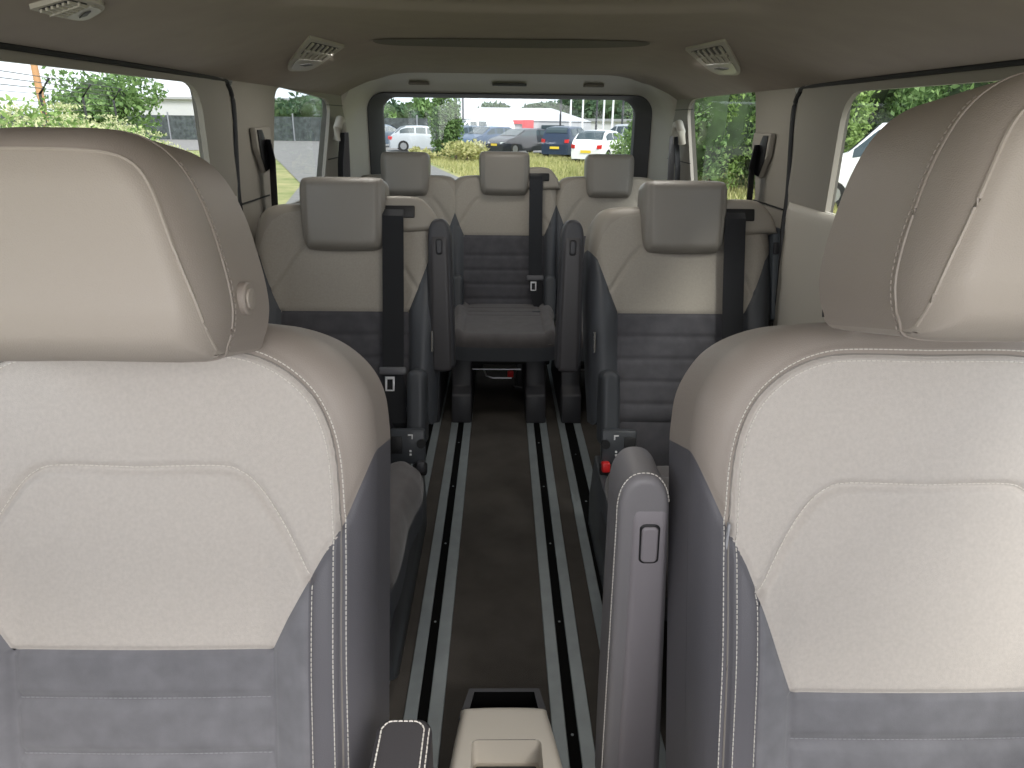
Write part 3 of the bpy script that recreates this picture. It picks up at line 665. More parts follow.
# ------------------------------------------------------------------ side walls with window openings
def opening(poly, n_out, frm):   # walls of the opening
    n = len(poly); v = [frm.p(x, z, 0) for x, z in poly]+[frm.p(x, z, n_out) for x, z in poly]
    return v, [(i, (i+1) % n, n+(i+1) % n, n+i) for i in range(n)]
def flat_with_holes(outer, holes, frm, step=.02, dome=None):
    sh = Sheet(outer, .0005, .0005, 0, step, frm)
    fl = [-sdf(sh.Q, h)[0] for h in holes]
    return sh.region(fl)
WT = 1.30
def side(s, nm):
    frm = Frame((s*.80, 0, 0), (0, 1, 0), (0, 0, 1), (-s, 0, 0))
    win_front = rrect(.98, .88, 1.90 if s < 0 else 1.82, 1.272 if s < 0 else 1.268, [.05, .05, .07, .07])
    win_door = rrect(-.05, .88, .80, 1.262, [.05]*4)
    wr = [(2.43, .90), (3.12, .90), (3.18, .96), (3.28, 1.235), (3.235, 1.278), (2.60, 1.290), (2.545, 1.262), (2.43, .95)]
    wr = [(2.40, .90), (3.10, .90), (3.15, .95), (3.35, 1.22), (3.31, 1.268), (2.62, 1.292), (2.55, 1.265), (2.46, 1.05)] if s < 0 else [(2.36, .90), (3.16, .90), (3.20, .95), (3.38, 1.23), (3.33, 1.285), (2.56, 1.306), (2.49, 1.285), (2.42, 1.1)]
    wq = smooth_poly([p for a, b in zip(wr, wr[1:]+wr[:1]) for p in (tuple(np.array(a)*.85+np.array(b)*.15), tuple(np.array(a)*.15+np.array(b)*.85))], 3, True)
    Yd = 2.10
    # body side (behind the sliding door)
    pil = [(Yd, 0), (3.95, 0), (3.95, WT+.02), (Yd+.10, WT+.02), (Yd+.07, 1.29), (Yd+.02, 1.25), (Yd-.01, 1.0)]
    struct('wall_'+nm, *flat_with_holes(pil, [wq], frm), M['trim_beige'], sharp=None)
    # sliding door
    dp = [(.90, 0), (Yd-.01, 0), (Yd-.03, .85), (Yd-.022, 1.0), (Yd+.008, 1.24), (Yd-.005, 1.268), (Yd-.04, 1.300), (.90, 1.306)]
    k = 1 if s < 0 else 2
    d = struct('door_%d' % k, *flat_with_holes(dp, [win_front], Frame((s*.79, 0, 0), (0, 1, 0), (0, 0, 1), (-s, 0, 0))), M['trim_beige'], sharp=None)
    v, f = opening(win_front, -.014, Frame((s*.79, 0, 0), (0, 1, 0), (0, 0, 1), (-s, 0, 0))); obj('window_surround', v, f, M['trim_beige'], d)
    lp = [(1.0, .55), (Yd-.12, .55), (Yd-.06, .93), (Yd-.05, .985), (1.0, .985)]
    fp = Frame((s*.777, 0, 0), (0, 1, 0), (0, 0, 1), (-s, 0, 0)); shp = Sheet(lp, .01, .012, .01, .02, fp); obj('door_lower_panel', *shp.region(), M['trim_light'], d, sharp=None)
    # rubber seal around the door
    sl = MB(); pts = [(s*.795, Yd-.06, .3), (s*.795, Yd-.05, .7), (s*.795, Yd-.01, .9), (s*.795, Yd-.008, 1.0), (s*.795, Yd+.03, 1.18), (s*.795, Yd+.035, 1.24), (s*.795, Yd+.01, 1.275), (s*.795, Yd-.06, 1.288), (s*.787, 1.5, 1.293), (s*.787, .3, 1.296)]
    pp = smooth_poly(pts, 4); sl.tube(pp, .0065, 8); sl.build('trim_%d' % (k+1), M['rubber'], None)['kind'] = 'structure'
    # front door
    struct('door_%d' % (k+2), *flat_with_holes([(-.3, 0), (.88, 0), (.88, 1.30), (-.3, 1.30)], [win_door], frm), M['trim_beige'], sharp=None)
    MB().box((s*.79, .885, .65), (.05, .10, 1.3), .015).build('trim_%d' % (k+3), M['trim_beige'])['kind'] = 'structure'
    # upper rail between wall and headliner
    # quarter window reveal
    v, f = opening(wq, -.014, frm); struct('trim_%d' % (k+5), v, f, M['trim_beige'])
    # glass
    for i, (w, x, g) in enumerate(((win_front, .804, 'glass'), (wq, .8145, 'glass_tint'), (win_door, .8145, 'glass'))):
        v = [(s*x, p[0], p[1]) for p in w]; o = struct('window_%d' % (i+1+3*(k-1)), v, [tuple(range(len(v)))], M[g], smooth=False)
    # outer skin below and around (keeps daylight out of the gap)
    fo = Frame((s*.86, 0, 0), (0, 1, 0), (0, 0, 1), (-s, 0, 0))
    gh = lambda w, e: [(p[0]+(p[0]-np.mean([q[0] for q in w]))*e, p[1]+(p[1]-np.mean([q[1] for q in w]))*e) for p in w]
    struct('trim_%d' % (k+7), *flat_with_holes([(-.3, -.2), (4.0, -.2), (4.0, 1.46), (-.3, 1.46)], [gh(win_front, .25), gh(wq, .25), gh(win_door, .2)], fo, .03), M['underbody'], sharp=None)
    # lines where the pillar trims meet
    b = MB(); b.box((s*.799, 2.25, .955), (.004, .26, .004)); b.box((s*.799, 3.55, 1.02), (.004, .62, .004)); b.box((s*.799, 3.58, 1.245), (.004, .58, .003)); b.build('trim_%d' % (k+9), M['rubber'], smooth=False)['kind'] = 'structure'
    # pillar trim panel between door and quarter window
    pt = [(2.17, .97), (2.32, .97), (2.44, 1.285), (2.30, 1.285)]
side(-1, 'left'); side(1, 'right')

# belts on the pillars
for s, side_w, lab in ((-1, 'left', 'left'), (1, 'right', 'right')):
    b0 = empty('pillar_belt', (s*.785, 2.37, 1.1), 'black seat belt hanging from the %s pillar guide in front of the quarter window' % lab, 'belt', 'middle pillar belts')
    yz = Frame((s*.785, 0, 0), (0, 1, 0), (0, 0, 1), (-s, 0, 0))
    g = MB(); g.prism([(2.25, 1.165), (2.40, 1.165), (2.405, 1.12), (2.37, 1.08), (2.345, 1.035), (2.305, 1.03), (2.28, 1.07), (2.255, 1.10)], yz, -.012, .006, .004); g.build('belt_guide', M['trim_beige'], b0)
    g = MB(); g.prism([(2.26, 1.158), (2.30, 1.158), (2.345, 1.10), (2.335, 1.04), (2.30, 1.035), (2.27, 1.08)], yz, .006, .011, .002); g.build('guide_mouth', M['plastic_black'], b0)
    strip('webbing', [(s*.765, 2.31, 1.13), (s*.758, 2.315, 1.07), (s*.765, 2.31, .9), (s*.77, 2.30, .7), (s*.775, 2.29, .5)], (s*.6, .8, 0), .052, M['belt'], b0)
    b1 = empty('rear_pillar_belt', (s*.78, 3.38, 1.15), 'belt with rounded beige top guide hanging on the %s rear pillar' % lab, 'belt', 'rear pillar belts')
    g = MB(); g.tube([(s*.775, 3.32, 1.10), (s*.765, 3.31, 1.15), (s*.76, 3.35, 1.185), (s*.76, 3.40, 1.18), (s*.765, 3.43, 1.14), (s*.775, 3.43, 1.10)], .018, 10); g.build('belt_guide', M['trim_light'], b1)
    strip('webbing', [(s*.755, 3.35, 1.13), (s*.755, 3.34, 1.1), (s*.765, 3.32, 1.0), (s*.77, 3.30, .8)], (s*.8, .6, 0), .034, M['belt'], b1)
    strip('webbing', [(s*.755, 3.42, 1.13), (s*.755, 3.42, 1.1), (s*.76, 3.43, 1.0), (s*.77, 3.44, .8)], (s*.8, .6, 0), .045, M['belt_light'], b1)

# ------------------------------------------------------------------ tailgate
fz = XZ(3.88)
outer = rrect(-.87, .0, .87, 1.45, .02)
inner = rrect(-.735, .80, .750, 1.318, [.03, .03, .085, .085])
glasso = rrect(-.665, .84, .665, 1.296, [.03, .03, .07, .07], 8)
big = rrect(-.84, 0, .84, 1.45, .02)
# light trim ring: rolls from the headliner to the glass frame
def loft_rings(rings):
    n = len(rings[0]); v = [p for r in rings for p in r]; f = []
    for j in range(len(rings)-1):
        for i in range(n): f.append((j*n+i, j*n+(i+1) % n, (j+1)*n+(i+1) % n, (j+1)*n+i))
    return v, f
def ring(x0, z0, x1, z1, r, y): return [(p[0], y, p[1]) for p in rrect(x0, z0, x1, z1, r, 10)]
rg = [ring(-.82, .0, .82, 1.40, [.02, .02, .06, .06], 3.58), ring(-.81, .0, .81, 1.395, [.02, .02, .22, .22], 3.61), ring(-.80, .0, .80, 1.385, [.02, .02, .24, .24], 3.66), ring(-.785, .0, .79, 1.372, [.02, .02, .20, .20], 3.74), ring(-.765, .3, .775, 1.352, [.02, .02, .15, .15], 3.84), ring(-.745, .7, .757, 1.328, [.03, .03, .10, .10], 3.88), ring(-.735, .78, .747, 1.318, [.03, .03, .09, .09], 3.91)]
v, f = loft_rings(rg); struct('trim_21', v, f, M['trim_light'])
rg = [ring(-.735, .78, .747, 1.318, [.03, .03, .09, .09], 3.905), ring(-.730, .79, .742, 1.312, [.03, .03, .085, .085], 3.90), ring(-.668, .86, .668, 1.300, [.03, .03, .07, .07], 3.95), ring(-.66, .87, .66, 1.295, [.03, .03, .07, .07], 3.98)]
v, f = loft_rings(rg); struct('trim_22', v, f, M['trim_dark'])
v = ring(-.67, .85, .67, 1.305, [.03, .03, .07, .07], 3.97); struct('window_7', v, [tuple(range(len(v)))], M['glass_tint'], smooth=False)
struct('wall_rear', *flat_with_holes(big, [rrect(-.68, .85, .68, 1.30, .06)], XZ(4.0), .03), M['underbody'], sharp=None)
# little covers and lamp on the header
hdr = lambda x0, x1, m, nm: MB().box(((x0+x1)/2, 3.79, 1.355), (x1-x0, .05, .012), .003).build(nm, m)
for x0, x1, l in ((-.50, -.40, 'left'), (.37, .47, 'right')):
    o = hdr(x0, x1, mat('cover_cloth', (.20, .18, .16), .8), 'header_cover'); tag(o, 'small rectangular cover at the %s end of the rear window header' % l, 'cover', 'header covers')
o = hdr(-.085, .085, M['trim_dark'], 'brake_light_cover'); tag(o, 'thin dark strip cover in the middle of the rear window header', 'cover')

# ------------------------------------------------------------------ air vents in the headliner
def vent(s, quad, label, group='roof vents'):
    q = [np.array((s*a, b)) for a, b in quad]; ce = sum(q)/4
    root = empty('roof_vent', (ce[0], ce[1], float(ceil_z(ce[0], ce[1]))), label, 'air vent', group)
    def P(u, w, lift):   # u 0..1 across (q0 -> q1), w 0..1 along (q0 -> q3)
        p = (q[0]*(1-u)+q[1]*u)*(1-w)+(q[3]*(1-u)+q[2]*u)*w; return np.array([p[0], p[1], float(ceil_z(p[0], p[1]))-lift])
    def plate(poly, l0, l1):
        n = len(poly); v = [P(a, b, l1) for a, b in poly]+[P(a, b, l0) for a, b in poly]
        return v, [tuple(range(n))]+[(i, n+i, n+(i+1) % n, (i+1) % n) for i in range(n)]
    obj('vent_frame', *plate(rrect(0, 0, 1, 1, [.03, .03, .3, .3], 5), -.01, .006), M['trim_light'], root, sharp=30)
    obj('vent_opening', *plate(rrect(.10, .07, .90, .50, .05, 3), .0, .0068), M['plastic_black'], root, smooth=False)
    sb = MB()
    for k in range(6):
        u = .13+k*.135; sb.add(*plate([(u, .08), (u+.055, .08), (u+.055, .49), (u, .49)], .0066, .0105))
    sb.add(*plate([(.1, .27), (.9, .27), (.9, .31), (.1, .31)], .0066, .0115))
    sb.build('vent_slats', M['trim_light'], root, smooth=False)
    obj('lamp_lens', *plate(rrect(.12, .56, .88, .93, [.05, .05, .2, .2], 4), .005, .0085), M['lamp_lens'], root, smooth=False)
    obj('lamp_switch', *plate([(.3, .72), (.55, .66), (.72, .70), (.5, .76)], .008, .0105), M['plastic_dark'], root, smooth=False)
Q4 = [(.498, 1.86), (.475, 2.155), (.645, 2.46), (.685, 2.27)]
vent(-1, Q4, 'roof vent with slats and lamp, on the left side of the ceiling')
vent(1, [(a-.01, b-.03) for a, b in Q4], 'roof vent with slats and lamp, on the right side of the ceiling')
vent(-1, [(.665, 1.05), (.612, 1.06), (.607, 1.15), (.668, 1.185)], 'small roof vent at the top left corner, above the side window')
# ------------------------------------------------------------------ outside
GZ = -.8
def ground_mat():
    m = bpy.data.materials.new('meadow'); m.use_nodes = True; nt = m.node_tree; p = nt.nodes['Principled BSDF']; p.inputs['Roughness'].default_value = .95; p.inputs['Specular IOR Level'].default_value = .1
    tc = nt.nodes.new('ShaderNodeTexCoord'); n = nt.nodes.new('ShaderNodeTexNoise'); n.inputs['Scale'].default_value = .5; n.inputs['Detail'].default_value = 8; n.inputs['Roughness'].default_value = .7
    r = nt.nodes.new('ShaderNodeValToRGB'); r.color_ramp.elements[0].position = .35; r.color_ramp.elements[0].color = (.14, .19, .06, 1); r.color_ramp.elements[1].position = .65; r.color_ramp.elements[1].color = (.40, .36, .18, 1)
    nt.links.new(tc.outputs['Object'], n.inputs['Vector']); nt.links.new(n.outputs['Fac'], r.inputs[0]); nt.links.new(r.outputs[0], p.inputs['Base Color']); return m
M['meadow'] = ground_mat(); M['tarmac'] = mat('tarmac', (.19, .18, .17), .9, noise_scale=3, var=.12)
struct('ground', [(-120, -30, GZ), (120, -30, GZ), (120, 260, GZ), (-120, 260, GZ)], [(0, 1, 2, 3)], M['meadow'], smooth=False)
struct('road', [(a, b, GZ+.02) for a, b in [(1.6, -2), (4.5, -2), (3.3, 5), (-1.35, 25), (-4.0, 36), (-4.6, 44), (30, 46), (30, 75), (-60, 75), (-60, 40), (-14, 44), (-10.3, 34), (-6.2, 22.5), (-3.4, 8), (-3.4, -2)]], [tuple(range(15))], M['tarmac'], smooth=False)

def leaves(n, pts_fn, size, flat=0):
    c = pts_fn(n); n = len(c); a = rng.normal(size=(n, 3)); a /= np.linalg.norm(a, axis=1)[:, None]; b = np.cross(a, rng.normal(size=(n, 3))); b /= np.linalg.norm(b, axis=1)[:, None]
    sz = size*(.6+.8*rng.random(n))[:, None]; A = a*sz; B = b*sz*.55
    v = np.stack([c-A, c-B*.9, c+A, c+B*.9], 1).reshape(-1, 3); f = np.arange(4*n).reshape(n, 4); return v, f
def fast(name, v, f, m, parent=None):
    me = bpy.data.meshes.new(name); v = np.asarray(v, float)
    if parent is not None: v = v-np.array(world_loc(parent))
    me.vertices.add(len(v)); me.vertices.foreach_set('co', v.ravel()); k = f.shape[1]
    me.loops.add(f.size); me.loops.foreach_set('vertex_index', f.ravel().astype(np.int32)); me.polygons.add(len(f)); me.polygons.foreach_set('loop_start', np.arange(0, f.size, k, dtype=np.int32)); me.polygons.foreach_set('loop_total', np.full(len(f), k, dtype=np.int32))
    me.update(calc_edges=True); me.materials.append(m); o = bpy.data.objects.new(name, me); COL.objects.link(o)
    if parent is not None: o.parent = parent
    return o
def ell(c, r, shell=.55, clumps=14):
    c = np.array(c, float); r = np.array(r, float)
    cc = rng.normal(size=(clumps, 3)); cc /= np.linalg.norm(cc, axis=1)[:, None]; cc *= (.3+.5*rng.random(clumps))[:, None]
    def fn(n):
        k = rng.integers(0, clumps, n); d = rng.normal(size=(n, 3)); d /= np.linalg.norm(d, axis=1)[:, None]
        p = cc[k]+d*(.42*(shell+(1-shell)*rng.random(n)))[:, None]; q = c+p*r; return q[q[:, 2] > GZ+.02]
    return fn
def blob(c, r, n=10, amp=.12):
    v = []; f = []; c = np.array(c)
    for i in range(n+1):
        for j in range(2*n):
            th = math.pi*i/n; ph = math.pi*j/n; d = Vector((math.sin(th)*math.cos(ph), math.sin(th)*math.sin(ph), math.cos(th))); k = 1+amp*noise.noise(d*3+Vector(c))
            v.append((c[0]+d.x*r[0]*k, c[1]+d.y*r[1]*k, c[2]+d.z*r[2]*k))
    for i in range(n):
        for j in range(2*n): f.append((i*2*n+j, (i+1)*2*n+j, (i+1)*2*n+(j+1) % (2*n), i*2*n+(j+1) % (2*n)))
    return v, f
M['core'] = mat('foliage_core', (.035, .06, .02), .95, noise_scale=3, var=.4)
def tree(x, y, h, w, label, group, m='leaf_mid', n=1500, size=.16, trunk=.3, name='tree', cat='tree', base=None, core=.72):
    root = empty(name, (x, y, GZ), label, cat, group); zc = GZ+h*(trunk+(1-trunk)/2); rz = h*(1-trunk)/2
    v, f = leaves(n, ell((x, y, zc), (w/2*1.15, w/2*1.15, rz*1.15)), size); fast('foliage', v, f, M[m], root)
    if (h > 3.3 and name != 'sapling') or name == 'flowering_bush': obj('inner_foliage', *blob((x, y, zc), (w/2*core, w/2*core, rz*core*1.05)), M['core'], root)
    MB().tube([(x, y, GZ-.05), (x+.03*h*.2, y, GZ+h*trunk*.6), (x, y, zc)], [w*.05+.02, w*.035+.015, w*.015+.01], 8).build('trunk', M['bark'], root)
    return root

# --- cars
def car(x, y, ang, paint, label, group='parked cars beyond the grass', kind='hatch', Ls=4.2, H=1.48, W=1.76, plate=False):
    root = empty('car' if kind != 'van' else 'van', (x, y, GZ+.02), label, 'car' if kind != 'van' else 'van', group)
    prof = dict(hatch=[(0, .62, .62), (.03, .9, .9), (.08, 1.0, 1.05), (.16, 1.02, 1.36), (.24, 1.02, .985*H), (.45, 1.0, H), (.58, .98, .97*H), (.76, .96, 1.0), (.9, .85, .86), (.97, .72, .73), (1, .55, .56)],
                suv=[(0, .7, .7), (.02, 1.0, 1.02), (.06, 1.05, 1.4), (.11, 1.06, .97*H), (.3, 1.05, H), (.55, 1.03, .985*H), (.72, 1.0, 1.08), (.9, .95, .97), (.97, .85, .86), (1, .6, .61)],
                sedan=[(0, .7, .7), (.03, .95, .96), (.15, 1.0, 1.02), (.27, 1.0, .92*H), (.4, .99, H), (.55, .98, .97*H), (.73, .95, .99), (.9, .85, .86), (.97, .72, .73), (1, .55, .56)],
                van=[(0, 1.0, 1.5), (.01, 1.2, .96*H), (.03, 1.25, H), (.5, 1.22, H), (.66, 1.2, .98*H), (.78, 1.15, 1.28), (.9, 1.05, 1.12), (.98, .9, .92), (1, .7, .71)])[kind]
    ca, sa = math.cos(ang), math.sin(ang)
    T = lambda l, w, z: (x+(l-.5)*Ls*ca-w*sa, y+(l-.5)*Ls*sa+w*ca, GZ+.02+z)   # l: 0 rear .. 1 front
    st = []; ls = np.linspace(0, 1, 45)
    pl, pb, pt = [np.array([p[i] for p in prof]) for i in range(3)]
    for l in ls:
        zb = float(np.interp(l, pl, pb)); zt = float(np.interp(l, pl, pt)); w = W/2*(1-.16*abs(2*l-1)**5); g = max(zt-zb, 0); wr = w-.03-g*.33
        wh = 0
        for c in (.18, .81):
            d = abs(l-c)*Ls
            if d < .36: wh = max(wh, math.sqrt(.36**2-d*d))
        z0 = max(.2, wh+.3*0)
        st.append([(l, 0, zt+.015), (l, wr*.7, zt), (l, wr*.93, zt-.02*min(1, g*5)), (l, wr+.01, zt-.06*min(1, g*3)), (l, w-.03, zb), (l, w, zb-.12), (l, w, max(zb*.55, z0)), (l, w-.03, z0)])
    n = len(st[0]); v = []; 
    for s_ in st: v += [T(*p) for p in s_]+[T(p[0], -p[1], p[2]) for p in s_]
    f = []
    for i in range(len(st)-1):
        for k in range(n-1):
            a = i*2*n+k; f.append((a, a+1, a+2*n+1, a+2*n)); a += n; f.append((a, a+2*n, a+2*n+1, a+1))
    f.append(tuple(range(n))+tuple(range(2*n-1, n-1, -1))); e = (len(st)-1)*2*n; f.append(tuple(e+k for k in range(n))[::-1]+tuple(e+k for k in range(n, 2*n)))
    obj('body', v, f, M['paint_'+paint], root, sharp=35)
    # side glass
    rng_ = {'hatch': (.13, .70), 'suv': (.10, .68), 'sedan': (.22, .69), 'van': (.40, .77)}[kind]
    li = [l for l in ls if rng_[0] <= l <= rng_[1]]
    for s_ in (-1, 1):
        v = []
        for l in li:
            zb = float(np.interp(l, pl, pb)); zt = float(np.interp(l, pl, pt)); w = W/2*(1-.16*abs(2*l-1)**5); g = zt-zb; wr = w-.03-g*.33
            a = np.array([w-.03, zb]); b = np.array([wr+.01, zt-.06*min(1, g*3)]); p = a+(b-a)*.12; q = a+(b-a)*.92
            v += [T(l, s_*(p[0]+.012), p[1]), T(l, s_*(q[0]+.012), q[1])]
        pill = [int(len(li)*.36), int(len(li)*.66)]
        obj('side_window', v, [(2*i, 2*i+1, 2*i+3, 2*i+2) for i in range(len(li)-1) if i not in pill], M['car_glass'], root, smooth=False)
    # screens
    def screen(l0, l1, nm):
        v = []; N = 6
        for i in range(N+1):
            l = l0+(l1-l0)*i/N; zb = float(np.interp(l, pl, pb)); zt = float(np.interp(l, pl, pt)); w = W/2*(1-.16*abs(2*l-1)**5); wr = w-.03-max(zt-zb, 0)*.33
            sgn = .02 if nm == 'windscreen' else -.02
            v += [T(l+sgn/Ls, -wr*.88, zt+.012), T(l+sgn/Ls, 0, zt+.03), T(l+sgn/Ls, wr*.88, zt+.012)]
        obj(nm, v, [(3*i+k, 3*i+k+1, 3*i+k+4, 3*i+k+3) for i in range(N) for k in (0, 1)], M['car_glass'], root, smooth=False)
    fr_ = {'hatch': (.585, .75), 'suv': (.57, .71), 'sedan': (.565, .72), 'van': (.67, .775)}[kind]; screen(*fr_, 'windscreen')
    rr_ = {'hatch': (.085, .225), 'suv': (.045, .10), 'sedan': (.16, .265), 'van': (.004, .01)}[kind]
    if kind != 'van': screen(*rr_, 'rear_window')
    for c in (.18, .81):
        for s_ in (-1, 1):
            cx_, w0 = c, s_*(W/2-.20); w1 = s_*(W/2-.005)
            a = Vector(T(c, w0, .32)); b = Vector(T(c, w1, .32)); wl = MB().tube([a, b], .32, 20).build('wheel', M['tyre'], root)
            MB().tube([b, b+(b-a)*.06], .2, 12).build('hub_cap', M['hub'], wl)
    zl = float(np.interp(.03, pl, pb))-.14
    for s_ in (-1, 1):
        b = MB(); c0 = T(.025, s_*(W/2-.17), zl); 
        q = [T(.0+.012, s_*(W/2-.32), zl-.08), T(.012, s_*(W/2-.32), zl+.08), T(.03, s_*(W/2-.12), zl+.10), T(.03, s_*(W/2-.12), zl-.08)]
        qq = [tuple(np.array(p)+np.array([-ca, -sa, 0])*.10) for p in q]
        obj('tail_light', q+qq, [(0, 1, 2, 3), (4, 5, 6, 7), (0, 1, 5, 4), (1, 2, 6, 5), (2, 3, 7, 6), (3, 0, 4, 7)], M['tail_red'], root, smooth=False)
        zf = float(np.interp(.95, pl, pb))-.12
        q = [T(.955, s_*(W/2-.12), zf-.06), T(.955, s_*(W/2-.12), zf+.07), T(.985, s_*(W/2-.38), zf+.04), T(.985, s_*(W/2-.38), zf-.05)]
        qq = [tuple(np.array(p)+np.array([ca, sa, 0])*.05) for p in q]
        obj('headlight', q+qq, [(0, 1, 2, 3), (4, 5, 6, 7), (0, 1, 5, 4), (1, 2, 6, 5), (2, 3, 7, 6), (3, 0, 4, 7)], M['head_lamp'], root, smooth=False)
    if plate:
        e_ = 0 if plate == 'rear' else 1; dv = -.03 if e_ == 0 else .03
        q = [T(e_, -.26, .48), T(e_, .26, .48), T(e_, .26, .6), T(e_, -.26, .6)]; d = np.array([ca, sa, 0])*dv*(1 if e_ else 1)
        q = [tuple(np.array(p)+d) for p in q]; obj('number_plate', q, [(0, 1, 2, 3)], M['plate_yellow'], root, smooth=False)
    return root
def PX(px, Y): return -.04+(px-501)/746*Y
A = math.pi
car(PX(424, 46), 46, R(12), 'silver', 'silver hatchback standing at the left edge of the rear window view', kind='hatch', Ls=4.3)
car(PX(384, 52), 52, R(20), 'slate', 'dark car half hidden behind the silver hatchback, far left', kind='hatch')
car(PX(476, 53), 54, R(200), 'white', 'white delivery van parked behind the row of dark cars', None, kind='van', Ls=5.4, H=1.85, W=1.9)
car(PX(462, 50), 50, R(218), 'slate', 'slate grey car at the left end of the dark row, next to the white van', kind='hatch', Ls=4.3)
car(PX(488, 47), 47, R(222), 'blue', 'blue hatchback, second from the left in the dark row', kind='hatch', Ls=4.3)
car(PX(522, 44), 44, R(222), 'black', 'black low car with yellow front plate, between the blue and navy cars', kind='hatch', Ls=4.4, H=1.42, plate='front')
car(PX(569, 41), 41, R(66), 'navy', 'dark navy estate car with red rear light, left of the white hatchback', kind='suv', Ls=4.5, H=1.6, plate='rear')
car(PX(604, 36), 36.5, R(62), 'white', 'white hatchback seen from behind, nearest car in the rear window', kind='hatch', Ls=4.2, plate='rear')
car(PX(628, 46), 47, R(120), 'silver', 'silver car at the right edge of the rear window behind the white hatchback', kind='suv', Ls=4.4, H=1.7)
car(PX(400, 64), 66, R(5), 'white', 'white car far off behind the silver hatchback', kind='sedan')
car(9.9, 17.5, R(150), 'white', 'white van parked outside the right side window', None, kind='van', Ls=5.2, H=2.0, W=1.95)
# --- marquee
mq = empty('marquee', (PX(515, 75), 78, GZ), 'white marquee tent with red eaves behind the parked cars', 'tent')
mx0, mx1, my0, my1 = PX(452, 72), PX(592, 72), 72, 84; M['canvas'] = mat('canvas', (.48, .48, .50), .8); M['canvas_red'] = mat('canvas_red', (.6, .05, .06), .7)
zz = GZ; e = .95; r_ = 2.2
v = [(mx0, my0, e), (mx1, my0, e), (mx1, my1, e), (mx0, my1, e), (mx0+2.5, (my0+my1)/2, r_), (mx1-3.6, (my0+my1)/2, r_)]
obj('roof', v, [(0, 1, 5, 4), (1, 2, 5), (2, 3, 4, 5), (3, 0, 4)], M['canvas'], mq, smooth=False)
MB().box(((mx0+mx1)/2, (my0+my1)/2, (zz+e)/2), (mx1-mx0-.2, my1-my0-.2, e-zz-.1)).build('wall_panel', M['canvas'], mq, smooth=False)
MB().box((mx0+3.6, my0-.05, e-.1), (7.4, .1, .35)).build('red_valance', M['canvas_red'], mq, smooth=False)
MB().box((mx0+7.3, my0-.08, e-.7), (1.1, .1, 1.6)).build('red_stripe', M['canvas_red'], mq, smooth=False)
MB().box((mx1-3.8, my0-.05, e-.6), (2.2, .1, .5)).build('tent_window', M['car_glass'], mq, smooth=False)
b2 = empty('hall', (PX(618, 90), 95, GZ), 'low pale hall with flat roof at the right behind the cars', 'building')
MB().box((PX(618, 90), 93, .1), (9, 8, 1.8)).build('wall_panel', M['canvas'], b2, smooth=False); MB().box((PX(618, 90), 93, 1.1), (9.6, 8.6, .3)).build('roof', M['hub'], b2, smooth=False)
b3 = empty('warehouse', (-46, 108, GZ), 'long pale building beyond the fence on the left', 'building')
MB().box((-42, 112, 1.2), (30, 10, 4.0)).build('wall_panel', M['canvas'], b3, smooth=False); MB().box((-42, 112, 3.3), (31, 11, .3)).build('roof', M['print_grey'], b3, smooth=False)
# --- flag poles
for i, (px, Y, h) in enumerate([(440, 62, 8), (447, 62, 8), (455, 64, 8), (463, 64, 9), (471, 66, 9), (480, 68, 9), (560, 66, 8), (570, 66, 9), (582, 68, 9), (596, 62, 8), (603, 62, 8), (612, 60, 8), (622, 60, 8)]):
    x = PX(px, Y); MB().tube([(x, Y, GZ), (x, Y, GZ+h)], [.09, .06], 8).build('flagpole', M['paint_white'] if i % 3 else M['plastic_dark']).name
for i, o in enumerate([o for o in bpy.data.objects if o.name.startswith('flagpole')]):
    tag(o, 'tall thin pole standing behind the parked cars' if i % 3 else 'tall thin dark pole standing behind the parked cars', 'pole', 'white poles behind the cars' if i % 3 else 'dark poles behind the cars')
# --- trees far
specs = [(380, 90, 4.0, 6, 'leaf_mid'), (398, 95, 3.6, 5, 'leaf_dark'), (416, 100, 4.2, 5, 'leaf_mid'), (497, 120, 4.6, 7, 'leaf_dark'), (540, 125, 5.0, 10, 'leaf_dark'), (567, 118, 4.8, 9, 'leaf_dark'), (590, 115, 5.6, 9, 'leaf_dark'), (615, 110, 5.8, 9, 'leaf_dark'), (640, 105, 5.6, 9, 'leaf_dark')]
for px, Y, h, w, m in specs: tree(PX(px, Y), Y, h, w, 'distant leafy tree on the skyline behind the parked cars', 'trees behind the car park', m, 900, .45, .15)
for px, Y, h in [(280, 95, 4.0), (296, 100, 4.3), (312, 96, 4.8), (328, 90, 4.4), (345, 95, 4.2)]: tree(PX(px, Y), Y, h, 9, 'distant tree on the skyline seen through the left quarter window', 'trees beyond the left quarter window', 'leaf_dark', 900, .4, .15)
# saplings in the rear window
for px, Y, h, w in [(436, 38, 3.2, .8), (442, 38.4, 3.6, .8), (449, 38, 3.4, .8), (455, 38.5, 3.1, .7)]:
    tree(PX(px, Y), Y, h, w, 'slim leafy sapling in the clump beside the silver hatchback', 'clump of saplings', 'leaf_mid', 2200, .075, .05, 'sapling', 'shrub')
for px, Y, h, w in [(455, 36, 1.0, 2.0), (466, 35, .9, 1.8), (420, 36, .7, 1.3), (474, 37, 1.0, 1.4)]:
    tree(PX(px, Y), Y, h, w, 'low yellow-green tuft of tall weeds in front of the parked cars', 'weed tufts before the cars', 'leaf_dry', 500, .10, .0, 'weed_tuft', 'shrub')
for px, Y, h, w in [(625, 31, 1.5, 1.2), (636, 30, 1.7, 1.4)]:
    tree(PX(px, Y), Y, h, w, 'leafy bush at the right edge of the rear window view', 'bushes right of the white hatchback', 'leaf_bright', 500, .09, .0, 'bush', 'shrub')
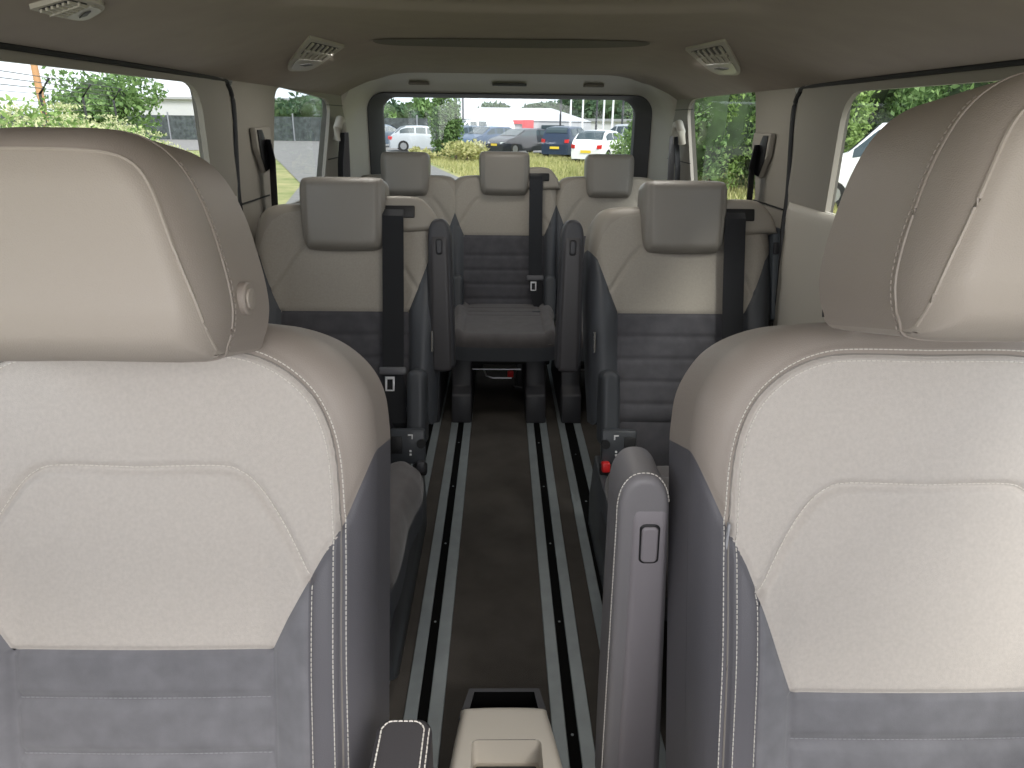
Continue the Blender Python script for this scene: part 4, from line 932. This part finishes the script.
# grass blades over the meadow
def grass(n, box):
    x = box[0]+(box[1]-box[0])*rng.random(n); y = box[2]+(box[3]-box[2])*rng.random(n)
    keep = ~((x > -1.35-.235*(y-25)-60) & (x < -1.35-.235*(y-25)+.2) & (y > 5)); x, y = x[keep], y[keep]; n = len(x)
    h = .08+.16*rng.random(n); a = rng.random(n)*6.28; w = .03
    p = np.stack([x, y, np.full(n, GZ)], 1); d = np.stack([np.cos(a)*w, np.sin(a)*w, np.zeros(n)], 1); t = p+np.stack([rng.normal(size=n)*.05, rng.normal(size=n)*.05, h], 1)
    v = np.stack([p-d, p+d, t], 1).reshape(-1, 3); return v, np.arange(3*n).reshape(n, 3)
v, f = grass(26000, (-4, 9, 16, 43)); o = fast('grass', v, f, M['leaf_dry']); tag(o, 'dry yellow-green grass of the verge behind the van', 'grass', kind='stuff')
# --- right hedge
k = 0
for X, Y, h, w in [(5.1, 19.6, 4.3, 2.2), (6.2, 21.5, 4.2, 2.6), (7.8, 22, 4.4, 2.6), (9.3, 21.5, 4.4, 2.4), (5.6, 24.5, 4.6, 2.8), (8.6, 25, 4.8, 3.0)]:
    tree(X, Y, h, w, 'dense bright green bush in the hedge outside the right quarter window', 'hedge bushes outside the right quarter window', 'leaf_bright' if k % 2 else 'leaf_mid', 9000, .07, .0, 'hedge_bush', 'shrub'); k += 1
for X, Y, h, w in [(13, 30, 6.5, 6), (17, 27, 6.5, 6), (20, 24, 6.0, 6), (23, 28, 6.5, 7), (18, 33, 6.5, 7), (15, 22, 5, 5)]:
    tree(X, Y, h, w, 'dark green tree beyond the right side window', 'trees beyond the right side window', 'leaf_mid', 9000, .11, .05)
# --- left: umbel bushes, fence, tree, pole
for X, Y, h, w in [(-3.6, 4.2, 1.75, 1.8), (-4.0, 5.4, 1.85, 1.8), (-4.3, 6.6, 2.0, 1.9), (-4.6, 7.8, 2.0, 1.8), (-4.9, 9.0, 1.85, 1.8), (-5.2, 10.2, 1.75, 1.8), (-5.5, 11.4, 1.55, 1.6), (-5.6, 12.6, 1.3, 1.4), (-5.9, 8.2, 2.1, 2.0), (-6.4, 10.4, 2.0, 2.0)]:
    r_ = tree(X, Y, h, w, 'bush with pale yellow-green flower umbels outside the left side window', 'flowering bushes outside the left side window', 'leaf_bright', 6000, .034, .0, 'flowering_bush', 'shrub')
    n = 70; d = rng.normal(size=(n, 3)); d[:, 2] = np.abs(d[:, 2])*.8+.15; d /= np.linalg.norm(d, axis=1)[:, None]
    c = np.array([X, Y, GZ+h*.5])+d*np.array([w*.56, w*.56, h*.54]); P = []
    for q in c:
        m_ = 40; t = rng.normal(size=(m_, 3))*np.array([.06, .06, .016]); P.append(q+t)
    P = np.concatenate(P); v, f = leaves(len(P), lambda n: P, .018); fast('flower_umbels', v, f, M['umbel'], r_)
fc = empty('wire_fence', (-9, 12, GZ), 'wire fence with angled barbed wire arms behind the flowering bushes', 'fence')
fp = [(-6.2, 3.5), (-7.0, 6.5), (-7.8, 9.5), (-8.6, 12.5), (-9.4, 15.5), (-10.2, 18.5), (-11, 21.5)]
for x, y in fp: MB().tube([(x, y, GZ), (x, y, 1.55), (x+.25, y, 1.85)], .03, 8).build('fence_post', M['plastic_dark'], fc)
w_ = MB()
for dx, z in ((.08, 1.65), (.16, 1.75), (.25, 1.85)): w_.tube([(x+dx, y, z) for x, y in fp], .008, 5)
for z in np.arange(-.7, 1.56, .15): w_.tube([(x, y, z) for x, y in fp], .005, 4)
w_.build('fence_wire', M['plastic_dark'], fc)
o = MB().tube([(-10.0, 16.5, GZ), (-10.0, 16.5, 3.4)], .07, 10).build('orange_post', mat('orange_paint', (.50, .27, .13), .6)); tag(o, 'thick orange post standing behind the wire fence', 'post')
tree(-12.2, 23, 3.6, 3.6, 'round airy green tree behind the fence, left side window', None, 'leaf_mid', 4200, .085, .25, core=.45)
# fence with dark screening, far left
sf = empty('screen_fence', (-22, 60, GZ), 'grey fence with dark green screening beyond the road on the left', 'fence')
MB().box((-22, 62, .15), (40, .08, 1.9)).build('screening', mat('screening', (.06, .07, .07), .9, noise_scale=3, var=.5), sf, smooth=False)
for i in range(12): MB().box((-41+i*3.4, 61.9, .25), (.1, .1, 2.2)).build('fence_post', M['hub'], sf, smooth=False)

# ------------------------------------------------------------------ light
w = bpy.data.worlds.new('sky'); bpy.context.scene.world = w; w.use_nodes = True; nt = w.node_tree; bg = nt.nodes['Background']
tc = nt.nodes.new('ShaderNodeTexCoord'); sp = nt.nodes.new('ShaderNodeSeparateXYZ'); nt.links.new(tc.outputs['Generated'], sp.inputs[0])
cr = nt.nodes.new('ShaderNodeValToRGB'); cr.color_ramp.elements[0].position = .0; cr.color_ramp.elements[0].color = (.80, .87, .95, 1); cr.color_ramp.elements[1].position = .5; cr.color_ramp.elements[1].color = (.62, .74, .92, 1)
nt.links.new(sp.outputs['Z'], cr.inputs[0])
nz = nt.nodes.new('ShaderNodeTexNoise'); nz.inputs['Scale'].default_value = 2.2; nz.inputs['Detail'].default_value = 6; nt.links.new(tc.outputs['Generated'], nz.inputs['Vector'])
mr = nt.nodes.new('ShaderNodeMapRange'); mr.inputs[1].default_value = .42; mr.inputs[2].default_value = .62; nt.links.new(nz.outputs['Fac'], mr.inputs[0])
mx = nt.nodes.new('ShaderNodeMixRGB'); mx.inputs[2].default_value = (.95, .97, 1.0, 1); nt.links.new(mr.outputs[0], mx.inputs[0]); nt.links.new(cr.outputs[0], mx.inputs[1])
nt.links.new(mx.outputs[0], bg.inputs[0]); bg.inputs[1].default_value = 1.15
sun = bpy.data.lights.new('sun', 'SUN'); sun.energy = 3.2; sun.angle = R(25); sun.color = (1, .97, .92); so = bpy.data.objects.new('sun', sun); COL.objects.link(so); so.rotation_euler = (R(35), R(25), 0)
# daylight through the windscreen
al = bpy.data.lights.new('windscreen_daylight', 'AREA'); al.shape = 'RECTANGLE'; al.size = 1.5; al.size_y = .8; al.energy = 8; al.color = (1, .98, .96)
ao = bpy.data.objects.new('windscreen_daylight', al); COL.objects.link(ao); ao.location = (0, -.55, 1.25); ao.rotation_euler = (R(78), 0, 0)

for n_, (x, y, e_) in enumerate(((-.45, 2.3, .9), (.45, 2.3, .9), (0, 3.1, .7), (0, 1.5, 1.0))):
    dl = bpy.data.lights.new('cabin_fill', 'AREA'); dl.shape = 'DISK'; dl.size = .25; dl.energy = e_; dl.color = (1, .96, .90)  # fill lamps added under the headliner to brighten the dim cabin
    do = bpy.data.objects.new('cabin_fill', dl); COL.objects.link(do); do.location = (x, y, 1.365)
sc = bpy.context.scene
sc.view_settings.view_transform = 'Standard'; sc.view_settings.gamma = 1.0; sc.view_settings.exposure = .70; sc.view_settings.look = 'None'
# ------------------------------------------------------------------ camera
cam = bpy.data.cameras.new('camera'); co = bpy.data.objects.new('camera', cam); COL.objects.link(co); sc.camera = co
cam.sensor_width = 36; cam.lens = 700/1024*36; cam.clip_start = .02; cam.clip_end = 600
pitch, yaw, roll = R(20.8), R(1.07), R(.7)
fw = Vector((math.sin(yaw)*math.cos(pitch), math.cos(yaw)*math.cos(pitch), -math.sin(pitch))); r0 = Vector((math.cos(yaw), -math.sin(yaw), 0)); u0 = r0.cross(fw)
rr_ = r0*math.cos(roll)+u0*math.sin(roll); uu = u0*math.cos(roll)-r0*math.sin(roll)
mt = Matrix((rr_, uu, -fw)).transposed().to_4x4(); mt.translation = Vector((-.04, 0, 1.2)); co.matrix_world = mt
